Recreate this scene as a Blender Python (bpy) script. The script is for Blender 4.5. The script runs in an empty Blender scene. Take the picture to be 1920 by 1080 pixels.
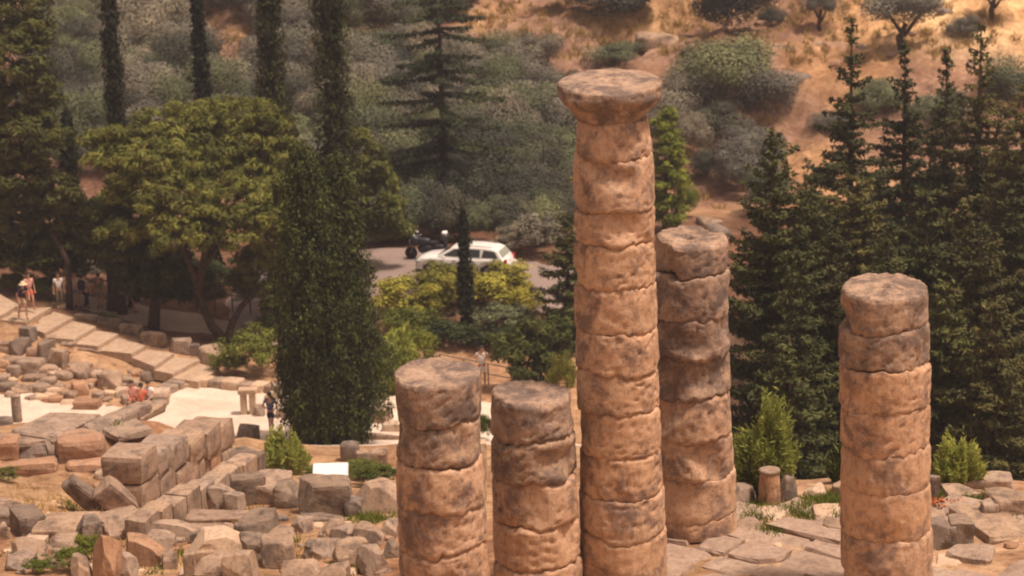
import bpy, math, random
import numpy as np
from mathutils import Matrix, Vector
R_ = math.radians
sc = bpy.context.scene
# ------------------------------------------------------------------ camera
PITCH, ROLL, F, CH = R_(15.0), R_(1.7), 4600.0, 18.9
cam_o = np.array([0.0, 0.0, CH])
fwd = np.array([0, math.cos(PITCH), -math.sin(PITCH)])
dn0 = np.array([0, -math.sin(PITCH), -math.cos(PITCH)])
rt0 = np.array([1.0, 0, 0])
rt = math.cos(ROLL)*rt0 + math.sin(ROLL)*dn0
dn = -math.sin(ROLL)*rt0 + math.cos(ROLL)*dn0
cam = bpy.data.cameras.new('camera')
cam.sensor_width = 36.0
cam.lens = F/1920*36
cam.clip_start = 0.5
cam.clip_end = 2000
cam.dof.use_dof = True; cam.dof.focus_distance = 53.0; cam.dof.aperture_fstop = 1.3
co = bpy.data.objects.new('camera', cam)
sc.collection.objects.link(co)
m = Matrix(((rt[0], -dn[0], -fwd[0], cam_o[0]), (rt[1], -dn[1], -fwd[1], cam_o[1]),
            (rt[2], -dn[2], -fwd[2], cam_o[2]), (0, 0, 0, 1)))
co.matrix_world = m
sc.camera = co
# ------------------------------------------------------------------ light
SUN_EL, SUN_AZ = R_(69), R_(112)          # azimuth measured from +Y (view direction) towards +X
w = bpy.data.worlds.new("World"); sc.world = w; w.use_nodes = True
nt = w.node_tree; nt.nodes.clear()
sky = nt.nodes.new('ShaderNodeTexSky'); sky.sky_type = 'NISHITA'; sky.sun_disc = False
sky.sun_elevation = SUN_EL; sky.sun_rotation = SUN_AZ; sky.dust_density = 4.0; sky.air_density = 1.0
hs = nt.nodes.new('ShaderNodeHueSaturation'); hs.inputs['Saturation'].default_value = 0.30
mu = nt.nodes.new('ShaderNodeMix'); mu.data_type = 'RGBA'; mu.blend_type = 'MULTIPLY'
mu.inputs[0].default_value = 1.0; mu.inputs[7].default_value = (1.0, 0.755, 0.60, 1)
bg = nt.nodes.new('ShaderNodeBackground'); bg.inputs[1].default_value = 0.10
wo = nt.nodes.new('ShaderNodeOutputWorld')
nt.links.new(sky.outputs[0], hs.inputs['Color']); nt.links.new(hs.outputs[0], mu.inputs[6])
nt.links.new(mu.outputs[2], bg.inputs[0]); nt.links.new(bg.outputs[0], wo.inputs[0])
sl = bpy.data.lights.new('sun', 'SUN'); sl.energy = 2.9; sl.angle = R_(7); sl.color = (1.0, 0.81, 0.67)
so = bpy.data.objects.new('sun', sl); sc.collection.objects.link(so)
sd = Vector((math.sin(SUN_AZ)*math.cos(SUN_EL), math.cos(SUN_AZ)*math.cos(SUN_EL), math.sin(SUN_EL)))
so.rotation_euler = sd.to_track_quat('Z', 'Y').to_euler()
sc.view_settings.view_transform = 'Standard'; sc.view_settings.look = 'None'
sc.view_settings.exposure = 0.60; sc.view_settings.gamma = 1.0
sc.cycles.filter_width = 2.0
sc.cycles.max_bounces = 6; sc.cycles.diffuse_bounces = 3; sc.cycles.glossy_bounces = 2
sc.cycles.transparent_max_bounces = 4; sc.cycles.volume_bounces = 0
rng = np.random.default_rng(7)
# ------------------------------------------------------------------ picture <-> place
def ray(px, py):
    return fwd + (px-960)/F*rt + (py-540)/F*dn
def unproj(px, py, Z):
    return cam_o + Z*ray(px, py)
def on_z(px, py, z):
    d = ray(px, py)
    return cam_o + (CH-z)/(-d[2])*d
def proj(p):
    q = np.asarray(p, float)-cam_o; Z = q@fwd
    return 960+F*(q@rt)/Z, 540+F*(q@dn)/Z, Z
def z_at(X, Y, py):                       # height over (X,Y) that shows at picture row py
    a = np.array([X, Y, 0.0])-cam_o; k = (py-540)/F
    return (k*(a@fwd)-a@dn)/(dn[2]-k*fwd[2])
# ------------------------------------------------------------------ terrain height
CP = []
def cz(*rows):
    for px, py, z in rows:
        p = on_z(px, py, z); CP.append((p[0], p[1], z))
def cw(*rows):
    CP.extend(rows)
cz((1250,1070,0),(1400,1070,0),(1500,1000,0),(1900,1070,0),(1500,950,0),(1900,960,0),(1000,1180,0),(830,1190,0),(1700,950,0),
   (1180,1120,0),(1640,1150,0),(1400,905,-.5),(1900,900,-.5),(1640,900,-.5),(1200,960,-.2),(1000,1060,-.3),(900,1000,-1.4))
cz((0,1080,-1),(200,1080,-1),(450,1080,-1.2),(650,1080,-1.3),(700,1000,-1.7),(500,1000,-2.0),(600,950,-2.6),(450,980,-2.3),
   (720,930,-2.8),(300,1000,-2.6),(0,1000,-2.2),(100,1000,-2.5),(-150,1000,-2.2))
cz((60,820,-5),(200,800,-5),(310,780,-5),(150,787,-5),(0,830,-5),(-100,830,-5),(50,897,-5.9),(150,905,-5.6),(100,940,-4.9),
   (200,960,-4.2),(100,970,-3.6),(240,935,-5.9),(-50,930,-5),(650,900,-3.7),(540,895,-4.0),(470,895,-3.35),(400,950,-2.9),(350,985,-2.6),(290,1003,-2.45))
for x in (-200, 0, 120, 320, 420, 520, 620, 720, 850, 1000):
    for y in (728, 765, 800, 835):
        if x < 150 and y < 760: continue
        cz((x, y, -12))
cz((0,700,-11.4),(100,720,-11.6),(200,730,-11.9),(100,660,-11),(0,640,-10.8),(200,680,-11.4),(290,705,-11.9),(-150,640,-10.4))
cz((45,612,-10.45),(96,580,-10.45),(200,645,-11.0),(300,682,-11.6),(385,695,-11.85),(0,580,-10.2))
cz((100,560,-10.9),(180,585,-11.3),(260,590,-11.5),(400,600,-11.8),(500,600,-11.8),(300,570,-11.6),(200,560,-11.4),(300,620,-11.9),
   (420,645,-12.0),(300,500,-12.0),(50,540,-10.6),(-100,520,-10.0),(600,600,-11.6))
cz((720,530,-10.4),(730,470,-10.4),(1000,510,-10.4),(1000,530,-10.4),(860,500,-10.4),(860,480,-10.4),(600,500,-10.4),(1100,520,-10.4),(1000,485,-10.4),
   (905,690,-12.3),(1000,720,-12.3),(820,700,-12.3),(850,580,-11.0),(1000,600,-11.2),(600,700,-12.2),(1100,640,-12))
cw((12,74,-8.5),(20,74,-8.5),(28,74,-8.5),(4,76,-8.5),(12,86,-9.8),(24,86,-9.8),(36,80,-9),(12,100,-10.8),(26,100,-10.8),(40,100,-10.8),(20,115,-11),(40,115,-11))
cw((-9.4,70,-7.8),(-7.5,75,-9.3),(-8.2,67.5,-7.4),(-6,71,-8.3),(-8,80,-10),(-9.8,67,-6.8),(-7,67,-6.8))
cw((-10,86,-9.5),(-20,86,-9.2),(-3,86,-9.8),(-12,91.5,-11.9),(-2,91.5,-11.9),(-24,91.5,-11.9))
HP = [(126,-11.3),(131,-11.5),(137,-10.4),(143,-8.7),(150,-7.0),(157,-5.2),(165,-3.2),(185,3),(230,20),(300,48)]
for y, z in HP:
    for x in (-90, -45, -15, 10, 30, 60, 110): cw((x, y, z+(0.5 if x > 25 else 0)))
for x in (-60, -20, 0, 20, 60):
    cw((x, -5, 17), (x, 20, 9.5), (x, 38, 2.5 if x < 0 else 3.0))
for x in (-60, -90, 60, 90):
    for y, z in ((50, 0), (65, -2), (85, -8), (110, -11)): cw((x, y, z))
CPa = np.array(CP)
def _fit():
    P = CPa[:, :2]/50; n = len(P)
    D = np.sqrt(((P[:, None]-P[None])**2).sum(-1)) - np.eye(n)*0.004
    A = np.zeros((n+3, n+3)); A[:n, :n] = D; A[:n, n] = 1; A[:n, n+1:] = P; A[n:, :n] = A[:n, n:].T
    b = np.zeros(n+3); b[:n] = CPa[:, 2]
    return np.linalg.solve(A, b)
TW = _fit()
def terr0(X, Y):
    X = np.atleast_1d(np.asarray(X, float)); Y = np.atleast_1d(np.asarray(Y, float))
    P = CPa[:, :2]/50; out = np.empty(X.size)
    q = np.stack([X.ravel(), Y.ravel()], 1)/50
    for i in range(0, len(q), 20000):
        s = q[i:i+20000]
        D = np.sqrt(((s[:, None]-P[None])**2).sum(-1))
        out[i:i+20000] = D@TW[:len(P)]+TW[len(P)]+s@TW[len(P)+1:]
    return out.reshape(X.shape)
def fnoise(p, seed, k=1.0, oct=3):
    r = np.random.default_rng(seed); out = np.zeros(len(p)); a = 1.0; tot = 0
    for o in range(oct):
        for j in range(5):
            d = r.normal(size=p.shape[1]); d /= np.linalg.norm(d)
            out += a*np.sin((p@d)*k*(1+.5*r.random())*6.283+r.random()*6.283)
        tot += a*2.2; a *= .5; k *= 2.1
    return out/tot
gx = np.concatenate([np.arange(-200, -40, 8), np.arange(-40, 46, .5), np.arange(46, 210, 8)])
gy = np.concatenate([np.arange(-20, 44, 4), np.arange(44, 168, .5), np.arange(168, 310, 6)])
GX, GY = np.meshgrid(gx, gy)
GZ = terr0(GX.ravel(), GY.ravel())
pp = np.stack([GX.ravel(), GY.ravel()], 1)
hillw = np.clip((pp[:, 1]-128)/8, 0, 1)
nearw = np.clip((56-np.abs(pp[:, 1]-0))/1, 0, 1)
GZ = GZ + hillw*(-.55*np.abs(fnoise(pp*[.8, 1.3], 8, .16, 3))+.22) + hillw*(0.75*fnoise(pp*[1, .7], 3, .07, 3)+.16*fnoise(pp, 4, .5, 2)) + .035*fnoise(pp, 5, .45, 2)
GZ = GZ.reshape(GX.shape)
def terr(X, Y):                            # the same bilinear surface the mesh has
    X = np.atleast_1d(np.asarray(X, float)); Y = np.atleast_1d(np.asarray(Y, float))
    i = np.clip(np.searchsorted(gx, X)-1, 0, len(gx)-2); j = np.clip(np.searchsorted(gy, Y)-1, 0, len(gy)-2)
    u = np.clip((X-gx[i])/(gx[i+1]-gx[i]), 0, 1); v = np.clip((Y-gy[j])/(gy[j+1]-gy[j]), 0, 1)
    return (GZ[j, i]*(1-u)+GZ[j, i+1]*u)*(1-v)+(GZ[j+1, i]*(1-u)+GZ[j+1, i+1]*u)*v
def T(x, y): return float(terr(x, y)[0])
ZS = np.arange(42, 240, .2)
def ground(px, py):
    P = cam_o[None]+ZS[:, None]*ray(px, py)[None]
    b = P[:, 2] < terr(P[:, 0], P[:, 1])
    k = int(np.argmax(b)) if b.any() else len(ZS)-1
    a, c = ZS[max(k-1, 0)], ZS[k]
    for _ in range(12):
        mid = (a+c)/2; q = cam_o+mid*ray(px, py)
        if q[2] < T(q[0], q[1]): c = mid
        else: a = mid
    q = cam_o+c*ray(px, py); q[2] = T(q[0], q[1])
    return q, c
# ------------------------------------------------------------------ objects and labels
REG = []
def link(o):
    sc.collection.objects.link(o); return o
def tag(o, label, cat, group=None, auto=None):
    o['label'] = label; o['category'] = cat
    if group: o['group'] = group
    if auto is not None: REG.append((o, label, auto))
    return o
def thing(name, loc, label, cat, group=None, rz=0, auto=None):
    o = link(bpy.data.objects.new(name, None)); o.location = [float(c) for c in loc]; o.rotation_euler = (0, 0, rz)
    o.empty_display_size = .2
    return tag(o, label, cat, group, auto)
def mesh(name, V, Fc, mat=None, parent=None, smooth=False, attr=None, loc=None):
    """V (n,3) array, Fc list of faces or (m,k) array"""
    me = bpy.data.meshes.new(name)
    V = np.asarray(V, np.float32)
    if isinstance(Fc, np.ndarray):
        m_, k = Fc.shape
        me.vertices.add(len(V)); me.vertices.foreach_set('co', V.ravel())
        me.loops.add(m_*k); me.loops.foreach_set('vertex_index', Fc.astype(np.int32).ravel())
        me.polygons.add(m_); me.polygons.foreach_set('loop_start', np.arange(0, m_*k, k, dtype=np.int32))
        me.polygons.foreach_set('loop_total', np.full(m_, k, np.int32))
        me.update(calc_edges=True)
    else:
        me.from_pydata(V.tolist(), [], [list(f) for f in Fc]); me.update()
    if smooth:
        me.polygons.foreach_set('use_smooth', np.ones(len(me.polygons), bool))
    if attr is not None:
        at = me.attributes.new('tint', 'FLOAT', 'FACE'); at.data.foreach_set('value', np.asarray(attr, np.float32))
    if mat: me.materials.append(mat)
    o = link(bpy.data.objects.new(name, me))
    if parent: o.parent = parent
    if loc is not None: o.location = [float(c) for c in loc]
    return o
class MB:
    """collects pieces into one mesh"""
    def __init__(s): s.V = []; s.F = []; s.n = 0
    def add(s, V, F):
        V = np.asarray(V, float)
        s.V.append(V); s.F += [[i+s.n for i in f] for f in F]; s.n += len(V); return s
    def box(s, c, d, M=None):
        c = np.array(c, float); d = np.array(d, float)/2
        P = np.array([[x, y, z] for x in (-1, 1) for y in (-1, 1) for z in (-1, 1)])*d
        if M is not None: P = P@np.array(M).T
        return s.add(P+c, [[0, 1, 3, 2], [4, 6, 7, 5], [0, 4, 5, 1], [2, 3, 7, 6], [0, 2, 6, 4], [1, 5, 7, 3]])
    def tube(s, pts, rad, seg=8):
        pts = np.array(pts, float); n = len(pts); rad = np.broadcast_to(rad, (n,)); V = []; Fs = []
        up = np.array([0.31, .17, .93])
        for i in range(n):
            t = pts[min(i+1, n-1)]-pts[max(i-1, 0)]; t = t/(np.linalg.norm(t)+1e-9)
            a = np.cross(t, up); 
            if np.linalg.norm(a) < .15: a = np.cross(t, [1, 0, 0.1])
            a /= np.linalg.norm(a); b = np.cross(t, a)
            th = np.arange(seg)/seg*2*math.pi
            V.append(pts[i]+rad[i]*(np.cos(th)[:, None]*a+np.sin(th)[:, None]*b))
        for i in range(n-1):
            for j in range(seg):
                k = (j+1) % seg
                Fs.append([i*seg+j, i*seg+k, (i+1)*seg+k, (i+1)*seg+j])
        Fs.append(list(range(seg))[::-1]); Fs.append([(n-1)*seg+j for j in range(seg)])
        return s.add(np.concatenate(V), Fs)
    def lathe(s, prof, c=(0, 0, 0), seg=20, axis='z'):
        V = []; Fs = []; n = len(prof); th = np.arange(seg)/seg*2*math.pi
        for r, z in prof:
            V.append(np.stack([r*np.cos(th), r*np.sin(th), np.full(seg, z)], 1))
        V = np.concatenate(V)
        if axis == 'y': V = V[:, [0, 2, 1]]
        if axis == 'x': V = V[:, [2, 0, 1]]
        for i in range(n-1):
            for j in range(seg):
                k = (j+1) % seg; Fs.append([i*seg+j, i*seg+k, (i+1)*seg+k, (i+1)*seg+j])
        Fs.append(list(range(seg))[::-1]); Fs.append([(n-1)*seg+j for j in range(seg)])
        return s.add(V+np.array(c), Fs)
    def ell(s, c, r, seg=12, rings=8):
        prof = [(max(math.sin(math.pi*i/rings), .02), -math.cos(math.pi*i/rings)) for i in range(rings+1)]
        V0 = len(s.V); s.lathe(prof, seg=seg); s.V[V0] = s.V[V0]*np.array(r)+np.array(c); return s
    def obj(s, name, mat, parent=None, smooth=False, loc=None):
        return mesh(name, np.concatenate(s.V), s.F, mat, parent, smooth, loc=loc)
# ------------------------------------------------------------------ materials
def newmat(name):
    m = bpy.data.materials.new(name); m.use_nodes = True; t = m.node_tree
    return m, t, t.nodes['Principled BSDF']
def N(t, kind, **kw):
    n = t.nodes.new(kind)
    for k, v in kw.items():
        if k in n.inputs: n.inputs[k].default_value = v
        else: setattr(n, k, v)
    return n
def mixc(t, fac, a, b, mode='MIX'):
    n = t.nodes.new('ShaderNodeMix'); n.data_type = 'RGBA'; n.blend_type = mode
    for i, v in ((0, fac), (6, a), (7, b)):
        if hasattr(v, 'is_linked') or isinstance(v, bpy.types.NodeSocket): t.links.new(v, n.inputs[i])
        else: n.inputs[i].default_value = v if i == 0 else (*v, 1)
    return n.outputs[2]
def ramp(t, src, stops):
    r = t.nodes.new('ShaderNodeValToRGB'); e = r.color_ramp.elements
    while len(e) < len(stops): e.new(.5)
    for k, (p, c) in enumerate(stops):
        e[k].position = p; e[k].color = (*c, 1) if len(c) == 3 else c
    t.links.new(src, r.inputs[0]); return r.outputs[0]
def noise(t, vec, scale, detail=4, rough=.6, dist=0):
    n = N(t, 'ShaderNodeTexNoise'); n.inputs['Scale'].default_value = scale; n.inputs['Detail'].default_value = detail
    n.inputs['Roughness'].default_value = rough; n.inputs['Distortion'].default_value = dist
    if vec is not None: t.links.new(vec, n.inputs['Vector'])
    return n.outputs[0]
def bump(t, b, h, strength=.5, dist=.03):
    n = t.nodes.new('ShaderNodeBump'); n.inputs['Strength'].default_value = strength; n.inputs['Distance'].default_value = dist
    t.links.new(h, n.inputs['Height']); t.links.new(n.outputs[0], b.inputs['Normal'])
def plain(name, col, rough=.7, metal=0, spec=.3):
    m, t, b = newmat(name); b.inputs['Base Color'].default_value = (*col, 1); b.inputs['Roughness'].default_value = rough
    b.inputs['Metallic'].default_value = metal; b.inputs['Specular IOR Level'].default_value = spec
    c = N(t, 'ShaderNodeTexCoord').outputs['Object']
    n_ = noise(t, c, 6, 3)
    col2 = tuple(x*.82 for x in col)
    t.links.new(mixc(t, n_, col, col2), b.inputs['Base Color'])
    return m
def stone(name, light, mid, dark, darkcut=(.45, .62), scale=1.0, rnd=.16, n3s=1.9, n3r=.72, bstr=.6):
    m, t, b = newmat(name); b.inputs['Roughness'].default_value = .92; b.inputs['Specular IOR Level'].default_value = .15
    g = N(t, 'ShaderNodeTexCoord').outputs['Object']; oi = N(t, 'ShaderNodeObjectInfo')
    ad = t.nodes.new('ShaderNodeVectorMath'); ad.operation = 'MULTIPLY_ADD'
    cx = t.nodes.new('ShaderNodeCombineXYZ')
    for i in range(3): t.links.new(oi.outputs['Random'], cx.inputs[i])
    t.links.new(cx.outputs[0], ad.inputs[0]); ad.inputs[1].default_value = (37, 19, 53); t.links.new(g, ad.inputs[2])
    v = ad.outputs[0]
    n1 = noise(t, v, 1.3*scale, 5, .62, .4); n2 = noise(t, v, 9*scale, 6, .74); n3 = noise(t, v, n3s*scale, 9, n3r, .25)
    base = ramp(t, n1, [(.32, mid), (.62, light)])
    fine = ramp(t, n2, [(.30, (.60, .575, .55)), (.46, (.93, .92, .91)), (.68, (1.12, 1.11, 1.10))])
    base = mixc(t, 1.0, base, fine, 'MULTIPLY')
    mp = t.nodes.new('ShaderNodeVectorMath'); mp.operation = 'MULTIPLY'; t.links.new(v, mp.inputs[0]); mp.inputs[1].default_value = (1, 1, .33)
    n4 = noise(t, mp.outputs[0], 6.5*scale, 6, .75, .3)
    base = mixc(t, ramp(t, n4, [(.54, (0, 0, 0)), (.68, (.75, .75, .75))]), base, tuple(.75*a+.1*b for a, b in zip(dark, mid)))
    base = mixc(t, ramp(t, n4, [(.28, (.45, .45, .45)), (.40, (0, 0, 0))]), base, tuple(min(1, 1.18*a) for a in light))
    dk = ramp(t, n3, [(darkcut[0], (0, 0, 0)), (darkcut[1], (1, 1, 1))])
    base = mixc(t, dk, base, dark)
    rv = ramp(t, oi.outputs['Random'], [(0, (1-rnd, 1-rnd, 1-rnd*.9)), (.35, (1+rnd*.1, 1, 1-rnd*.3)), (.7, (1-rnd*.7, 1-rnd*.45, 1-rnd*.1)), (1, (1+rnd*.4, 1+rnd*.35, 1+rnd*.3))])
    base = mixc(t, 1.0, base, rv, 'MULTIPLY')
    t.links.new(base, b.inputs['Base Color'])
    h = mixc(t, .5, mixc(t, .5, n2, n4), n3); bump(t, b, h, bstr, .06)
    return m
M = {}
M['column'] = stone('column_stone', (.63, .42, .28), (.52, .325, .205), (.23, .155, .12), (.48, .60), 1.15, .10, 1.1, .76, bstr=1.2)
M['column_top'] = stone('weathered_column_stone', (.50, .36, .265), (.39, .265, .185), (.17, .125, .105), (.43, .57), 1.3, .10, 1.2, .78, bstr=1.3)
M['stone'] = stone('limestone', (.42, .31, .23), (.30, .21, .15), (.14, .105, .085), (.50, .66), 1.1, .18)
M['stone_dark'] = stone('grey_limestone', (.28, .215, .17), (.20, .15, .118), (.095, .075, .062), (.50, .66), 1.2, .2)
M['stone_pale'] = stone('pale_limestone', (.62, .47, .345), (.52, .375, .26), (.30, .22, .16), (.58, .74), 1.2, .15)
M['stone_red'] = stone('red_weathered_stone', (.45, .285, .185), (.38, .21, .125), (.19, .125, .09), (.52, .68), 1.1, .2)
M['step_stone'] = stone('worn_step_stone', (.50, .375, .275), (.42, .30, .21), (.28, .20, .15), (.55, .75), 1.0, .08)
def leafmat(name, dark, light, rough=.75, trans=.0, zebra=0):
    m, t, b = newmat(name); b.inputs['Roughness'].default_value = rough; b.inputs['Specular IOR Level'].default_value = .15
    a = N(t, 'ShaderNodeAttribute', attribute_name='tint').outputs['Fac']
    oi = N(t, 'ShaderNodeObjectInfo')
    c = ramp(t, a, [(0, dark), (1, light)])
    rv = ramp(t, oi.outputs['Random'], [(0, (.62, .66, .72)), (.5, (1, 1, 1)), (1, (1.32, 1.24, 1.12))])
    c = mixc(t, 1.0, c, rv, 'MULTIPLY'); t.links.new(c, b.inputs['Base Color'])
    if trans:
        tr = t.nodes.new('ShaderNodeBsdfTranslucent'); t.links.new(c, tr.inputs[0])
        mx = t.nodes.new('ShaderNodeMixShader'); mx.inputs[0].default_value = trans
        t.links.new(b.outputs[0], mx.inputs[1]); t.links.new(tr.outputs[0], mx.inputs[2])
        t.links.new(mx.outputs[0], t.nodes['Material Output'].inputs['Surface'])
    return m
M['cypress'] = leafmat('cypress_foliage', (.016, .020, .008), (.095, .105, .028))
M['cypress_near'] = leafmat('near_cypress_foliage', (.008, .013, .005), (.095, .118, .028))
M['cypress_far'] = leafmat('slender_cypress_foliage', (.012, .017, .009), (.045, .056, .026))
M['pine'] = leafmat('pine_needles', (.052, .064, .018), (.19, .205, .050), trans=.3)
M['pine_dark'] = leafmat('dark_pine_needles', (.042, .048, .016), (.125, .130, .034), trans=.15)  # darker olive needle colour than the bright pines
M['fir'] = leafmat('fir_needles', (.024, .031, .012), (.118, .130, .042))
M['fir_brown'] = leafmat('brownish_fir_needles', (.030, .032, .014), (.135, .132, .046))
M['fir_pale'] = leafmat('open_fir_needles', (.030, .040, .022), (.090, .108, .046))
M['olive'] = leafmat('olive_leaves', (.115, .108, .085), (.24, .225, .17))
M['maquis'] = leafmat('maquis_leaves', (.068, .082, .046), (.175, .195, .10))
M['darkbush'] = leafmat('dark_shrub_leaves', (.036, .040, .032), (.095, .10, .070))
M['deep_green'] = leafmat('deep_green_leaves', (.020, .030, .012), (.080, .100, .034))  # plain dark green leaf colour for the middle-distance shrubs
M['yellow'] = leafmat('yellow_green_leaves', (.16, .155, .030), (.42, .39, .065), trans=.2)
M['bright'] = leafmat('bright_green_leaves', (.085, .11, .020), (.25, .29, .048), trans=.3)
M['green'] = leafmat('green_leaves', (.060, .078, .018), (.17, .20, .042), trans=.2)
M['feathery'] = leafmat('feathery_green_leaves', (.22, .25, .055), (.52, .56, .13), trans=.45)
M['straw'] = leafmat('dry_grass_blades', (.34, .21, .075), (.60, .42, .16))
M['bark'] = stone('bark', (.10, .065, .048), (.065, .042, .032), (.035, .024, .02), (.5, .6), 3, .1)
M['white'] = plain('white_car_paint', (.80, .78, .76), .25, 0, .5)
M['glass'] = plain('dark_car_glass', (.03, .035, .035), .08, 0, .6)
M['glass_pale'] = plain('pale_rear_glass', (.33, .36, .30), .12, 0, .6)
M['rubber'] = plain('tyre_rubber', (.02, .02, .02), .8)
M['metal'] = plain('grey_metal', (.36, .35, .34), .4, .6)
M['black'] = plain('black_paint', (.022, .024, .03), .35, 0, .5)
M['redlamp'] = plain('red_lamp', (.5, .03, .02), .3)
M['panel'] = plain('white_panel', (.86, .86, .84), .5)
M['skin'] = plain('skin', (.50, .27, .18), .6)
M['hair'] = plain('dark_hair', (.03, .02, .015), .6)
def cloth(n_, c): M[n_] = plain(n_, c, .85, 0, .1)
for n_, c in (('white_cloth', (.78, .76, .74)), ('blue_cloth', (.13, .15, .24)), ('navy_cloth', (.03, .035, .07)), ('black_cloth', (.02, .02, .022)),
              ('red_cloth', (.62, .15, .09)), ('pink_cloth', (.66, .36, .30)), ('beige_cloth', (.55, .44, .31)), ('straw_cloth', (.75, .6, .4)),
              ('grey_cloth', (.30, .28, .27)), ('olive_cloth', (.2, .17, .1))): cloth(n_, c)
# ground: colour attribute gives the kind of soil at each place
def groundmat():
    m, t, b = newmat('earth'); b.inputs['Roughness'].default_value = .95; b.inputs['Specular IOR Level'].default_value = .1
    g = N(t, 'ShaderNodeNewGeometry').outputs['Position']
    a = N(t, 'ShaderNodeAttribute', attribute_name='soil').outputs['Color']
    n1 = noise(t, g, .35, 7, .68, 1.2); n2 = noise(t, g, 2.6, 6, .72, .6); n3 = noise(t, g, .12, 4, .6, .5)
    c = mixc(t, 1.0, a, ramp(t, n1, [(.30, (.55, .48, .44)), (.50, (.92, .90, .88)), (.68, (1.35, 1.38, 1.36))]), 'MULTIPLY')
    c = mixc(t, 1.0, c, ramp(t, n2, [(.32, (.62, .56, .52)), (.55, (1.04, 1.04, 1.03)), (.75, (1.22, 1.24, 1.24))]), 'MULTIPLY')
    c = mixc(t, 1.0, c, ramp(t, n3, [(.35, (.86, .78, .74)), (.65, (1.08, 1.12, 1.12))]), 'MULTIPLY')
    t.links.new(c, b.inputs['Base Color'])
    bump(t, b, mixc(t, .5, n1, n2), 1.0, .25)
    return m
M['earth'] = groundmat()
def flatmat(name, c1, c2, s1, s2, bs=.4):
    m, t, b = newmat(name); b.inputs['Roughness'].default_value = .92; b.inputs['Specular IOR Level'].default_value = .12
    g = N(t, 'ShaderNodeNewGeometry').outputs['Position']
    n1 = noise(t, g, s1, 5, .65, .6); n2 = noise(t, g, s2, 4, .7)
    c = mixc(t, 1.0, ramp(t, n1, [(.35, c2), (.62, c1)]), ramp(t, n2, [(.3, (.84, .83, .82)), (.7, (1.05, 1.05, 1.05))]), 'MULTIPLY')
    t.links.new(c, b.inputs['Base Color']); bump(t, b, n2, bs, .02); return m
M['plaza'] = flatmat('pale_gravel', (.72, .61, .51), (.58, .46, .37), .5, 9)
M['road'] = flatmat('asphalt', (.30, .235, .21), (.25, .195, .175), .3, 12, .2)
M['path'] = flatmat('dusty_path', (.42, .32, .25), (.34, .25, .19), .5, 8)
M['paving'] = stone('paving_stone', (.46, .33, .24), (.37, .25, .18), (.20, .14, .105), (.54, .72), .9, .2)
# ------------------------------------------------------------------ ground sheet
def build_ground():
    nx, ny = len(gx), len(gy)
    V = np.stack([GX.ravel(), GY.ravel(), GZ.ravel()], 1)
    i, j = np.meshgrid(np.arange(nx-1), np.arange(ny-1)); k = (j*nx+i).ravel()
    Fc = np.stack([k, k+1, k+nx+1, k+nx], 1)
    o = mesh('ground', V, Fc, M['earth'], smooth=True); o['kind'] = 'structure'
    x, y = V[:, 0], V[:, 1]
    q = V-cam_o; Z = np.maximum(q@fwd, 1); px = 960+F*(q@rt)/Z; py = 540+F*(q@dn)/Z
    def lerp(a, b, t_): return a+(b-a)*t_[:, None]
    def ss(e0, e1, v): t_ = np.clip((v-e0)/(e1-e0), 0, 1); return t_*t_*(3-2*t_)
    near = np.tile([.42, .275, .165], (len(V), 1)); red = np.array([.36, .19, .115])
    c = near
    nz = fnoise(V[:, :2], 11, .06, 2)*.5+.5
    c = lerp(c, red, .55*ss(.45, .75, nz))
    # temple terrace: dusty tan
    c = lerp(c, np.array([.50, .34, .22]), ss(3, 6, x)*ss(64, 58, y))
    # rubble yard and slope
    c = lerp(c, np.array([.48, .31, .19]), ss(84, 90, y)*ss(112, 106, y))
    # steep slopes behind the terraces, under the conifers: dark brown soil
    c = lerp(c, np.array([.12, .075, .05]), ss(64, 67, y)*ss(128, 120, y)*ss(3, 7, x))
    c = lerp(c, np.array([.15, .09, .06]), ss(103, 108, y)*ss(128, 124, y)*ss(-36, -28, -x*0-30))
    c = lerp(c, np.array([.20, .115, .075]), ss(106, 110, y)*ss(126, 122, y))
    # far hillside
    hill = ss(126, 131, y)
    hc = np.tile([.30, .19, .135], (len(V), 1))
    hc = lerp(hc, np.array([.40, .25, .14]), ss(.45, .75, nz+.0))
    hc = lerp(hc, np.array([.88, .62, .34]), ss(18, 29, x)*ss(143, 156, y))
    hc = lerp(hc, np.array([.24, .15, .11]), ss(12, -6, x)*.75*ss(160, 140, y))
    c = c*(1-hill[:, None])+hc*hill[:, None]
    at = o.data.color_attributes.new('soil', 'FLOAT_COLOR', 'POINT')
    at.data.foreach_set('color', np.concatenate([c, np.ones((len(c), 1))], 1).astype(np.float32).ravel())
    return o
build_ground()
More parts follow.
